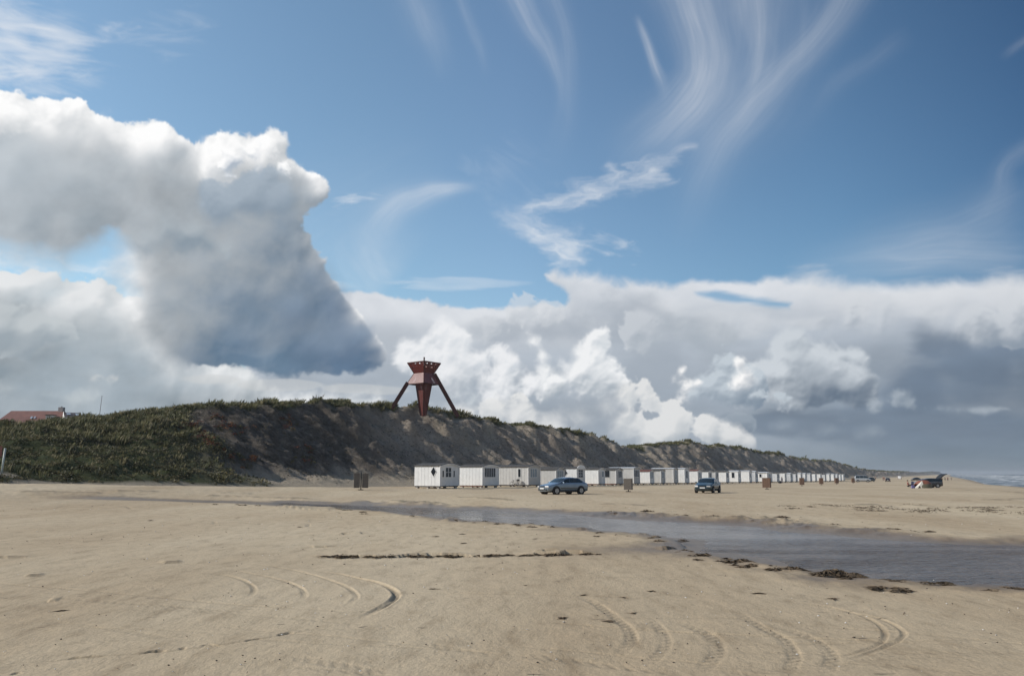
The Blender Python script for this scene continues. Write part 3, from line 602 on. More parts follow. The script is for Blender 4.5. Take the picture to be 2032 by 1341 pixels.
def sand_material(name, dune=False):
    m = bpy.data.materials.new(name); m.use_nodes = True; nt = m.node_tree; N, L = nt.nodes, nt.links; b = N['Principled BSDF']
    def node(t, **k):
        n = N.new(t)
        for a, v in k.items(): setattr(n, a, v)
        return n
    tc = node('ShaderNodeTexCoord')
    def noise(scale, rot=0, sc=(1, 1, 1), detail=6, rough=.6):
        mp = node('ShaderNodeMapping'); mp.inputs['Rotation'].default_value = (0, 0, rot); mp.inputs['Scale'].default_value = sc; L.new(tc.outputs['Object'], mp.inputs['Vector'])
        n = node('ShaderNodeTexNoise'); n.inputs['Scale'].default_value = scale; n.inputs['Detail'].default_value = detail; n.inputs['Roughness'].default_value = rough
        L.new(mp.outputs[0], n.inputs['Vector']); return n.outputs[0]
    def ramp(f, stops):
        r = node('ShaderNodeValToRGB'); L.new(f, r.inputs[0]); e = r.color_ramp.elements
        while len(e) < len(stops): e.new(.5)
        for k, (p, c) in enumerate(stops): e[k].position = p; e[k].color = (*c, 1) if len(c) == 3 else c
        return r.outputs[0]
    def mixc(f, a, c, bt='MIX'):
        n = node('ShaderNodeMix', data_type='RGBA', blend_type=bt)
        if isinstance(f, (int, float)): n.inputs['Factor'].default_value = f
        else: L.new(f, n.inputs['Factor'])
        for s_, v in (('A', a), ('B', c)):
            if isinstance(v, tuple): n.inputs[s_].default_value = (*v, 1)
            else: L.new(v, n.inputs[s_])
        return n.outputs['Result']
    def attr(a): n = node('ShaderNodeAttribute', attribute_name=a); return n
    rot = math.radians(30.5)
    g = (1, 1, 1)
    if not dune:
        c = ramp(noise(.10, rot, (2.4, .55, 1), 8, .62), [(.32, SAND_A), (.5, SAND_B), (.68, SAND_C)])
        c = mixc(.9, c, ramp(noise(.035, rot+.3, (1.5, .6, 1), 4, .5), [(.35, (.86, .83, .80)), (.55, (1.0, 1.0, 1.0)), (.7, (1.05, 1.04, 1.0))]), 'MULTIPLY')
        c = mixc(.85, c, ramp(noise(1.3, rot-.5, (2.6, .7, 1), 7, .7), [(.3, (.66, .63, .60)), (.48, (.97, .97, .97)), (.66, (1.10, 1.09, 1.08))]), 'MULTIPLY')
        c = mixc(.8, c, ramp(noise(34, 0, g, 4, .75), [(.25, (.70, .69, .68)), (.5, (1, 1, 1)), (.75, (1.15, 1.15, 1.15))]), 'MULTIPLY')
        sp = noise(5.5, .3, (.5, 1.6, 1), 3, .5); c = mixc(ramp(sp, [(.69, (0, 0, 0)), (.735, (.75, .75, .75))]), c, (.10, .08, .06))
        c = mixc(attr('dark').outputs['Fac'], c, (.085, .068, .05))  # dark tone for tracks, and painted shade of steps and clods
        c = mixc(attr('wet').outputs['Fac'], c, mixc(1.0, c, (.40, .36, .34), 'MULTIPLY'))
        wr = node('ShaderNodeMapRange'); L.new(attr('wet').outputs['Fac'], wr.inputs[0]); wr.inputs[3].default_value = .92; wr.inputs[4].default_value = .34; L.new(wr.outputs[0], b.inputs['Roughness'])
        b.inputs['Specular IOR Level'].default_value = .28
        hs = [(noise(9, rot, (1.6, .8, 1), 6, .7), .02), (noise(70, 0, g, 3, .7), .004)]
    else:
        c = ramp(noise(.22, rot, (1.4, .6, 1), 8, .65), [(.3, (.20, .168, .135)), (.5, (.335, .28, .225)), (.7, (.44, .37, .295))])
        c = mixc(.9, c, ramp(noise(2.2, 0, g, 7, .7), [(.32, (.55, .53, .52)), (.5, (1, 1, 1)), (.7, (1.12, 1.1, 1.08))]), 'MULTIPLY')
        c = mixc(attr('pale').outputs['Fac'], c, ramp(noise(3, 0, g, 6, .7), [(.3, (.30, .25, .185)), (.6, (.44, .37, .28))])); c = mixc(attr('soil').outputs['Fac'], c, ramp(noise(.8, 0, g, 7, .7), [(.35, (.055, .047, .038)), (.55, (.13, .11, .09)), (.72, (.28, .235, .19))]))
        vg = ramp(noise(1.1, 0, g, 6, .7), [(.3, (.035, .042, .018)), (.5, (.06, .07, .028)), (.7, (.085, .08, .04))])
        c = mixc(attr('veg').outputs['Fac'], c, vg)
        b.inputs['Roughness'].default_value = .95; b.inputs['Specular IOR Level'].default_value = .1
        hs = [(noise(2.6, rot, (1, 1, 1), 8, .75), .45), (noise(14, 0, g, 4, .7), .06)]
    L.new(c, b.inputs['Base Color']); prev = None
    for h, dist in hs:
        bp = node('ShaderNodeBump'); bp.inputs['Strength'].default_value = .8; bp.inputs['Distance'].default_value = dist; L.new(h, bp.inputs['Height'])
        if prev: L.new(prev, bp.inputs['Normal'])
        prev = bp.outputs[0]
    L.new(prev, b.inputs['Normal']); return m
SAND_A, SAND_B, SAND_C = (.475, .362, .232), (.55, .437, .292), (.60, .488, .335)
V, Fq, at = ground_mesh()
tag(fast_mesh('beach_sand', V, Fq, sand_material('beach_sand'), attrs=at), 'pale damp sand beach marked by curved tyre tracks', kind='structure')
# ---------------------------------------------------------------- water
def water_mat(name, col, rough, layers, foam=False):
    m = bpy.data.materials.new(name); m.use_nodes = True; nt = m.node_tree; N, L = nt.nodes, nt.links; b = N['Principled BSDF']
    b.inputs['Base Color'].default_value = (*col, 1); b.inputs['Roughness'].default_value = rough; b.inputs['IOR'].default_value = 1.33
    tc = N.new('ShaderNodeTexCoord'); prev = None
    for scale, dist, sc, msk in layers:
        mp = N.new('ShaderNodeMapping'); mp.inputs['Rotation'].default_value = (0, 0, .5); mp.inputs['Scale'].default_value = sc; L.new(tc.outputs['Object'], mp.inputs[0])
        n = N.new('ShaderNodeTexNoise'); n.inputs['Scale'].default_value = scale; n.inputs['Detail'].default_value = 3; L.new(mp.outputs[0], n.inputs['Vector'])
        bp = N.new('ShaderNodeBump'); bp.inputs['Distance'].default_value = dist; L.new(n.outputs[0], bp.inputs['Height'])
        if msk:
            a = N.new('ShaderNodeAttribute'); a.attribute_name = msk; L.new(a.outputs['Fac'], bp.inputs['Strength'])
        if prev: L.new(prev, bp.inputs['Normal'])
        prev = bp.outputs[0]
    L.new(prev, b.inputs['Normal'])
    if not foam:
        n = N.new('ShaderNodeTexNoise'); n.inputs['Scale'].default_value = .55; n.inputs['Detail'].default_value = 6; mp = N.new('ShaderNodeMapping'); mp.inputs['Scale'].default_value = (.5, 1.3, 1); mp.inputs['Rotation'].default_value = (0, 0, .35); L.new(tc.outputs['Object'], mp.inputs[0]); L.new(mp.outputs[0], n.inputs['Vector'])
        r = N.new('ShaderNodeValToRGB'); L.new(n.outputs[0], r.inputs[0]); r.color_ramp.elements[0].position = .35; r.color_ramp.elements[1].position = .65; r.color_ramp.elements[0].color = (.05, .037, .03, 1); r.color_ramp.elements[1].color = (.19, .145, .11, 1); L.new(r.outputs[0], b.inputs['Base Color'])
        mr = N.new('ShaderNodeMapRange'); L.new(n.outputs[0], mr.inputs[0]); mr.inputs[1].default_value = .35; mr.inputs[2].default_value = .65; mr.inputs[3].default_value = .03; mr.inputs[4].default_value = .22; L.new(mr.outputs[0], b.inputs['Roughness'])
    if foam:
        a = N.new('ShaderNodeAttribute'); a.attribute_name = 'foam'; mx = N.new('ShaderNodeMix'); mx.data_type = 'RGBA'; L.new(a.outputs['Fac'], mx.inputs['Factor'])
        mx.inputs['A'].default_value = (*col, 1); mx.inputs['B'].default_value = (.66, .67, .67, 1); L.new(mx.outputs['Result'], b.inputs['Base Color'])
        mr = N.new('ShaderNodeMapRange'); L.new(a.outputs['Fac'], mr.inputs[0]); mr.inputs[3].default_value = rough; mr.inputs[4].default_value = .9; L.new(mr.outputs[0], b.inputs['Roughness'])
    return m
def stream_water():
    xs = np.linspace(-30, 34, 160); ys = np.linspace(9, 66, 150); X_, Y_ = np.meshgrid(xs, ys, indexing='ij'); x, y = X_.ravel(), Y_.ravel()
    rip = sstep(1.5, 6.0, x+.9*pnoise(x, y, 3, 41, 3)-.10*(y-22)+.2)*sstep(26, 19, y+1.5*pnoise(x, y, 4, 42, 3)); rip = np.clip(.10+rip+.35*sstep(.1, .7, pnoise(x, y, 5, 43, 3)), 0, 1)
    nr, nc = X_.shape; i = np.arange(nr-1)[:, None]*nc; j = np.arange(nc-1)[None, :]
    Fq = np.stack([i+j, i+nc+j, i+nc+j+1, i+j+1], -1).reshape(-1, 4)
    V = np.stack([x, y, np.full_like(x, -.10)], 1)
    sd = polysdf(x, y, STREAM); keep = (sd > -2.5)[Fq].any(1)
    Fq = Fq[keep]; used = np.unique(Fq); mp = np.full(len(V), -1); mp[used] = np.arange(len(used))
    m = water_mat('stream_water', (.10, .076, .06), .07, [(2.6, .12, (1, 1.6, 1), 'ripple'), (7, .06, (1, 1.6, 1), 'ripple'), (14, .004, (1, 2, 1), None)])
    return fast_mesh('stream_water', V[used], mp[Fq], m, attrs={'ripple': rip[used]})
tag(stream_water(), 'shallow grey stream crossing the sand, rippled and dark on its right', kind='structure')
def sea():
    du = np.concatenate([np.arange(120, 700, 2.0), np.geomspace(700, 9000, 160)]); ds = np.concatenate([np.arange(-8, 120, .8), np.geomspace(120, 7000, 60)])
    U, D = np.meshgrid(du, ds, indexing='ij'); S = np.interp(U, SHU, SHV); u = U.ravel(); s = (S+D).ravel(); d = D.ravel(); x, y = to_xy(u, s)
    w = 7*pnoise(u, d, 90, 51, 3); z = np.full_like(x, ZSEA); foam = np.zeros_like(x)
    for k, (d0, amp, fr) in enumerate([(10, .25, .5), (24, .5, .9), (44, .8, 1), (68, 1.0, .9), (95, .9, .5)]):
        q = d-d0-w*(1+.3*k)-5*pnoise(u, d*0, 40, 52+k, 3); br = sstep(-.5, .5, pnoise(u, d*0, 60, 60+k, 3)+.35*fr)
        z += amp*np.exp(-(q/(2.5+.5*k))**2)*br
        foam = np.maximum(foam, sstep(-(9+3*k), -1, q)*sstep(3.0, .5, q)*br*(.45+.9*pnoise(u, d*3, 9, 70+k, 4)+.25))
    foam = np.maximum(foam, sstep(110, 20, d)*1.0*sstep(-.1, .6, pnoise(u, d*2.5, 14, 80, 5, .6)+.1)); z += .10*pnoise(u, d, 8, 81, 3)*sstep(0, 20, d)
    z -= .0*d
    nr, nc = U.shape; i = np.arange(nr-1)[:, None]*nc; j = np.arange(nc-1)[None, :]; Fq = np.stack([i+j, i+nc+j, i+nc+j+1, i+j+1], -1).reshape(-1, 4)[:, ::-1]
    m = water_mat('sea_water', (.05, .075, .085), .18, [(.25, .5, (1, 1, 1), None), (1.5, .12, (1, 1, 1), None)], True)
    return fast_mesh('sea', np.stack([x, y, z], 1), Fq, m, attrs={'foam': np.clip(foam, 0, 1)})
tag(sea(), 'grey green sea with white surf breaking along the strand', kind='structure')
# ---------------------------------------------------------------- dunes
CREST_PX = [(-420, 868), (-200, 858), (0, 842), (100, 842), (150, 838), (182, 833), (200, 830), (230, 827), (270, 824), (300, 823), (340, 819), (360, 812), (380, 807), (410, 803), (440, 802), (500, 803), (560, 805), (600, 804), (640, 801), (655, 797), (690, 802), (730, 805), (780, 806), (830, 809), (880, 817), (920, 825), (960, 834), (1020, 839), (1060, 845), (1110, 853), (1160, 862), (1200, 870), (1222, 880), (1240, 893),
            (1255, 889), (1290, 886), (1340, 880), (1383, 877), (1398, 887), (1440, 885), (1475, 890), (1500, 897), (1540, 900), (1560, 908), (1600, 912), (1650, 916), (1680, 924), (1700, 929), (1720, 933), (1760, 936), (1800, 936), (1840, 937.5), (1870, 939)]
def crest_table():
    uu, zz = [], []
    for px, py in CREST_PX:
        a, b = slopes(px, py)
        for _ in range(6):
            y0 = 60.0
            ys = np.geomspace(40, 3000, 3000); u, s = to_us(a*ys, ys); g = s+np.interp(u, BU, BV)-SCREST(u); k = np.where(g < 0)[0]
            y = ys[k[0]] if len(k) else 3000
        uu.append(float(to_us(a*y, y)[0])); zz.append(CAMZ+b*y)
    return np.array(uu), np.array(zz)
def SCREST(u): return np.interp(u, [-100, 81, 120, 150, 172, 182, 204, 240, 400], [-95, -93, -95.5, -89, -84.5, -85, -99, -95, -88])
CRU, CRZ = crest_table()
CRU = np.concatenate([[-300], CRU, [2000, 4000, 9000]]); CRZ = np.concatenate([[7], CRZ, [9.5, 12, 20]])
def foot_s(u): return -69+3.0*np.exp(-((np.asarray(u, float)-168)/13)**2)-6.5*np.exp(-((np.asarray(u, float)-203)/13)**2)+2.0*sstep(60, 30, np.asarray(u, float))-2.5*vn1(u/23., 3)-1.0*vn1(u/7., 4)
def vn1(t, seed): 
    t = np.asarray(t, float); i = np.floor(t).astype(int); f = t-i; f = f*f*(3-2*f); r = np.random.RandomState(seed).uniform(-1, 1, 4096); return r[i % 4096]*(1-f)+r[(i+1) % 4096]*f
def dune_z(u, s, fine=True):
    """height, vegetation and steepness parameter at along-shore u, cross-shore s"""
    bend = np.interp(u, BU, BV); s0 = s+bend; x, y = to_xy(u, s)
    shl = np.clip((u+60)/120, 0, 1)
    wob = 3.0*pnoise(u-.10*(s0+80), s0*.45, 15, 101, 3)+1.9*pnoise(u-.1*s0, s0*.5, 5.5, 102, 3, .6)
    rid = 1.4*(np.abs(pnoise(u-.2*s0, s0*.45, 9, 103, 3))*2-.6)
    sf = foot_s(u); sc = SCREST(u); t0 = (sf-s0)/(sf-sc)
    face = sstep(-.05, .35, t0)*sstep(1.15, .8, t0)
    t = t0-(wob+rid)*face/(sf-sc)
    Hc = np.interp(u, CRU, CRZ); zf = base_z(*to_xy(u, sf-bend))
    tq = np.clip(t, 0, 1); P = .36*tq+.64*sstep(.20, 1.16, tq); P = P/(.36+.64*sstep(.20, 1.16, np.ones(1)))
    left = sstep(76, 60, u+.35*(s0+85)+9*pnoise(u, s0, 7, 113, 3)); tc = np.clip(t, 0, 1); P = P*(1-left)+left*(tc**.9)
    z = zf+(Hc-zf)*P
    back = np.clip(t0-1, 0, 50)*(sf-sc); z -= np.minimum(back*.06, 3.5)*1.0
    hum = pnoise(u, s0, 7, 104, 4, .55); z += ((.85+.7*(u > 90))*hum+.55*pnoise(u, s0, 2.8, 112, 3))*sstep(.72, 1.05, t)*np.clip(1-back*.02, .3, 1)+left*(.8*pnoise(u, s0, 4.5, 105, 4, .6))*sstep(0, .2, t)
    if fine:
        z += ((1.05+.6*(u > 95)*sstep(.4, .7, t))*pnoise(u, s0, 3.6, 106, 5, .60)+.30*np.abs(pnoise(u, s0, 1.1, 107, 3)))*face*(1-left*.5)
        toe = sstep(.02, .15, t)*sstep(.6, .25, t); z += toe*.22*np.clip(pnoise(u, s0, .9, 108, 3), -.2, 1)
    z = np.where(t0 < 0, base_z(x, y)-.25*sstep(0, -.15, t0), z)
    veg = sstep(.90, 1.02, t+.10*pnoise(u, s0, 5, 109, 4, .6)+.05*hum)
    veg = np.maximum(veg, left*sstep(.0, .05, t+.05*hum)*(1-sstep(.32, .5, pnoise(u, s0, 6, 114, 4, .6)))); veg = np.maximum(veg, sstep(.42, .62, pnoise(u+.5*s0, s0*.6, 6, 110, 4, .6))*sstep(.15, .5, t)*.9)
    bare = sstep(.02, .32, pnoise(u+s0, s0*.7, 7, 111, 4, .6))*sstep(1.6, 1.1, t)*(1-left)*(u > 85); veg = veg*(1-bare*.9)
    return z, veg, t
def dune_mesh():
    us_ = [-150.0]
    while us_[-1] < 5000: us_.append(us_[-1]+max(.32, .0040*max(60, abs(us_[-1]-0))*(1 if us_[-1] < 600 else 2.2)))
    ds = np.concatenate([np.arange(-58, -100, -.42), np.arange(-100, -130, -1.6), np.arange(-130, -330, -20)])
    U, D = np.meshgrid(np.array(us_), ds, indexing='ij'); bend = np.interp(U, BU, BV); u = U.ravel(); s = (D-bend).ravel()
    z, veg, t = dune_z(u, s); x, y = to_xy(u, s); nr, nc = U.shape; i = np.arange(nr-1)[:, None]*nc; j = np.arange(nc-1)[None, :]
    Fq = np.stack([i+j, i+nc+j, i+nc+j+1, i+j+1], -1).reshape(-1, 4)
    o = fast_mesh('sand_dunes', np.stack([x, y, z], 1), Fq, sand_material('dune_sand', True), attrs={'veg': np.clip(veg, 0, 1), 'pale': np.clip(np.maximum(sstep(.42, .16, t+.12*pnoise(u, s, 4, 130, 3)), np.maximum(sstep(.0, .35, pnoise(u+s, s*.7, 7, 111, 4, .6))*sstep(.6, .8, t), .6*sstep(.1, .5, pnoise(u, s*.6, 6, 133, 4, .6)))), 0, 1), 'soil': sstep(52, 66, u)*sstep(112, 88, u+.6*(s+bend.ravel()+80))*sstep(.28, .42, t+.1*pnoise(u, s, 5, 131, 3))}); print('dune verts', len(x)); return o  # pale: lighter foot and bare sand, plus sunlit crest spots put into colour
tag(dune_mesh(), 'long sand dune ridge with eroded seaward face', kind='structure')
def attr_mat(name, rough=.7, trans=.15):
    m = bpy.data.materials.new(name); m.use_nodes = True; nt = m.node_tree; b = nt.nodes['Principled BSDF']; a = nt.nodes.new('ShaderNodeAttribute'); a.attribute_name = 'tint'
    nt.links.new(a.outputs['Color'], b.inputs['Base Color']); b.inputs['Roughness'].default_value = rough; b.inputs['Specular IOR Level'].default_value = .25
    tr = nt.nodes.new('ShaderNodeBsdfTranslucent'); nt.links.new(a.outputs['Color'], tr.inputs[0]); mx = nt.nodes.new('ShaderNodeMixShader'); mx.inputs[0].default_value = trans
    nt.links.new(b.outputs[0], mx.inputs[1]); nt.links.new(tr.outputs[0], mx.inputs[2]); nt.links.new(mx.outputs[0], nt.nodes['Material Output'].inputs[0]); return m
def scatter_tufts(n, urange, srange, vth, rng, dens=None, tmin=-9, tmax=99):
    u = rng.uniform(*urange, n) if dens is None else dens(n); s0 = rng.uniform(*srange, n); s = s0-np.interp(u, BU, BV)
    z, veg, t = dune_z(u, s, True); k = (veg > vth+rng.uniform(-.2, .2, n)) & (t > tmin) & (t < tmax); x, y = to_xy(u, s); return x[k], y[k], z[k], u[k]
def blades(x, y, z, hgt, spread, width, nb_, rng, cols, lean=(.14, .05)):
    n = len(x)*nb_; X = np.repeat(x, nb_); Y = np.repeat(y, nb_); Z = np.repeat(z, nb_); Hh = np.repeat(hgt, nb_)*rng.uniform(.55, 1.1, n); W = np.repeat(width, nb_)
    a = rng.uniform(0, 2*math.pi, n); r = np.sqrt(rng.uniform(0, 1, n))*np.repeat(spread, nb_); bx = X+r*np.cos(a); by = Y+r*np.sin(a)
    lx = np.cos(a)*Hh*rng.uniform(.1, .55, n)+Hh*lean[0]; ly = np.sin(a)*Hh*rng.uniform(.1, .55, n)+Hh*lean[1]
    wa = rng.uniform(0, math.pi, n); wx = np.cos(wa)*W/2; wy = np.sin(wa)*W/2
    V = np.stack([np.stack([bx-wx, by-wy, Z-.12], 1), np.stack([bx+wx, by+wy, Z-.12], 1), np.stack([bx+lx*.45+wx*.7, by+ly*.45+wy*.7, Z+Hh*.62], 1), np.stack([bx+lx, by+ly, Z+Hh*.93], 1)], 1).reshape(-1, 3)
    Fq = np.arange(len(V)).reshape(-1, 4); c = cols[rng.randint(0, len(cols), len(x))]*rng.uniform(.75, 1.3, (len(x), 1)); c = np.repeat(np.repeat(c, nb_, 0)*rng.uniform(.8, 1.25, (n, 1)), 4, 0)
    return V, Fq, c
def merge(parts):
    Vs, Fs, Cs, k = [], [], [], 0
    for V, Fq, c in parts: Vs.append(V); Fs.append(Fq+k); Cs.append(c); k += len(V)
    return np.concatenate(Vs), np.concatenate(Fs), np.concatenate(Cs)
rng = np.random.RandomState(5)
GREEN = np.array([(.10, .10, .036), (.14, .13, .052), (.075, .082, .032), (.20, .17, .085), (.09, .09, .042)])
parts = []
for n, ur, sr, hh in [(26000, (20, 190), (-84, -112), .75), (1300, (-40, 78), (-72, -112), .45), (16000, (190, 420), (-78, -108), .9), (12000, (420, 1500), (-78, -108), 1.3), (4500, (30, 260), (-70, -90), .6)]:
    x, y, z, u = scatter_tufts(n, ur, sr, .5, rng); D = np.hypot(x, y); h = hh*np.clip(.75+.9*pnoise(x, y, 3.2, 120, 2), .3, 1.7)*rng.uniform(.6, 1.2, len(x)); print('tufts', len(x))
    parts.append(blades(x, y, z, h, h*.55, np.maximum(.03, .0004*D), 12 if ur[0] < 400 else 8, rng, GREEN))
V, Fq, c = merge(parts)
tag(fast_mesh('marram_grass', V, Fq, attr_mat('marram_grass', .6, .25), False, {'tint': c}), 'green marram grass tufts growing along the dune tops', 'grass', kind='stuff')
def leaf_clumps(x, y, z, rad, nl, rng, cols, size):
    n = len(x)*nl; cx = np.repeat(x, nl); cy = np.repeat(y, nl); cz = np.repeat(z, nl); R = np.repeat(rad, nl)
    d = rng.normal(size=(n, 3)); d /= np.linalg.norm(d, axis=1)[:, None]; d[:, 2] = np.abs(d[:, 2])*.75-.12; rr = R*rng.uniform(.55, 1.05, n)
    P = np.stack([cx, cy, cz], 1)+d*rr[:, None]
    a = rng.normal(size=(n, 3))+d*.9; a /= np.linalg.norm(a, axis=1)[:, None]; t1 = np.cross(a, rng.normal(size=(n, 3))); t1 /= np.linalg.norm(t1, axis=1)[:, None]; t2 = np.cross(a, t1)
    S = (np.repeat(size, nl)*rng.uniform(.6, 1.3, n))[:, None]
    V = np.stack([P-t1*S, P-t2*S*.6, P+t1*S, P+t2*S*.6], 1).reshape(-1, 3); Fq = np.arange(len(V)).reshape(-1, 4)
    c = cols[rng.randint(0, len(cols), len(x))]*rng.uniform(.7, 1.35, (len(x), 1)); c = np.repeat(np.repeat(c, nl, 0)*rng.uniform(.7, 1.3, (n, 1)), 4, 0); return V, Fq, c
SHR = np.array([(.070, .070, .026), (.115, .102, .042), (.045, .045, .020), (.18, .15, .075), (.085, .078, .038)]); RED = np.array([(.17, .055, .03), (.20, .09, .035), (.13, .045, .03), (.09, .08, .03)])
parts = []
x, y, z, u = scatter_tufts(17000, (-60, 78), (-66.5, -112), .45, rng); r_ = np.clip(.42+.5*pnoise(x, y, 4.5, 121, 2), .16, .95)*rng.uniform(.7, 1.25, len(x)); print('shrubs', len(x)); parts.append(leaf_clumps(x, y, z-.1, r_, 34, rng, SHR, .04+r_*.11))
n = 26000; u = rng.uniform(50, 300, n); s0 = rng.uniform(-70, -92, n); z, veg, t = dune_z(u, s0, True); m_ = (t > .05+.25*rng.uniform(0, 1, n)**.5)&(t < .97)&(pnoise(u, s0, 5, 140, 3)+rng.uniform(-.5, .5, n) > -.05); x, y = to_xy(u, s0); x, y, z, u = x[m_], y[m_], z[m_], u[m_]
STRAW = np.array([(.13, .105, .07), (.085, .068, .045), (.18, .15, .11), (.06, .055, .035), (.10, .09, .05)]); parts.append(leaf_clumps(x, y, z-.05, rng.uniform(.12, .34, len(x)), 9, rng, STRAW, np.full(len(x), .07))); print('straw', len(x))
x, y, z, u = scatter_tufts(1200, (40, 330), (-74, -92), .5, rng); r_ = rng.uniform(.3, .6, len(x)); parts.append(leaf_clumps(x, y, z, r_, 30, rng, SHR, r_*.18))
tag(fast_mesh('low_shrubs', *merge(parts)[:2], attr_mat('low_shrub_leaves', .6, .15), False, {'tint': merge(parts)[2]}), 'low dark green shrubs covering the left dune slope', 'shrubs', kind='stuff')
def face_point(px, py):
    """where a line of sight meets the dune"""
    a, b = slopes(px, py); ys = np.linspace(55, 700, 6000); u, s = to_us(a*ys, ys); z = dune_z(u, s)[0]; k = np.where(CAMZ+b*ys < z)[0]
    return (a*ys[k[0]], ys[k[0]], z[k[0]]) if len(k) else None
parts = []
for px, py, n, sprd in [(372, 845, 12, 9), (385, 850, 12, 9), (400, 860, 12, 10), (415, 875, 12, 10), (440, 848, 10, 12), (470, 858, 9, 12), (430, 895, 8, 10), (460, 905, 8, 9), (570, 835, 10, 8), (578, 850, 8, 6), (612, 888, 8, 8), (600, 912, 8, 10), (425, 825, 7, 9), (500, 912, 6, 8), (490, 925, 6, 12)]:
    for _ in range(n):
        p = face_point(px+random.gauss(0, sprd), py+random.gauss(0, sprd*.6))
        if p: parts.append(leaf_clumps(np.array([p[0]]), np.array([p[1]]), np.array([p[2]]), np.array([random.uniform(.3, .6)]), 36, rng, RED, np.array([.09])))
tag(fast_mesh('rust_red_creepers', *merge(parts)[:2], attr_mat('red_leaves', .7, .1), False, {'tint': merge(parts)[2]}), 'rust red creeping plants on the shaded dune face', 'plants', kind='stuff')
# ---------------------------------------------------------------- beach cabins
M_WHITE = mat('white_painted_boards', (.72, .72, .71), .55, var=.07, scale=1.4, bump=.25, bscale=7)
M_WHITE_DK = mat('darker_white_boards', (.50, .49, .47), .6, var=.08, scale=1.6, bump=.25, bscale=7)  # white boards in a darker tone for the greyer cabins
M_GREYW = mat('greyish_white_boards', (.56, .57, .58), .6, var=.08, scale=1.5, bump=.25, bscale=7)
M_TRIM = mat('white_trim', (.78, .78, .77), .45, var=.03, scale=3)
M_FELT = mat('dark_roof_felt', (.07, .065, .06), .85, var=.35, scale=4)
M_REDFELT = mat('red_roof_felt', (.16, .06, .045), .8, var=.3, scale=4)
M_PANE = mat('dark_window_glass', (.02, .024, .03), .08, spec=.6)
M_CURT = mat('curtained_window_glass', (.22, .27, .31), .25, var=.2, scale=3)
M_BEAM = mat('red_brown_beam', (.16, .065, .045), .8, var=.3, scale=3)
M_BLOCK = mat('concrete_block', (.42, .40, .37), .9, var=.15, scale=5)
M_DARKW = mat('dark_weathered_wood', (.055, .045, .04), .8, var=.3, scale=5)
def wall_with_grooves(L, H):
    return None
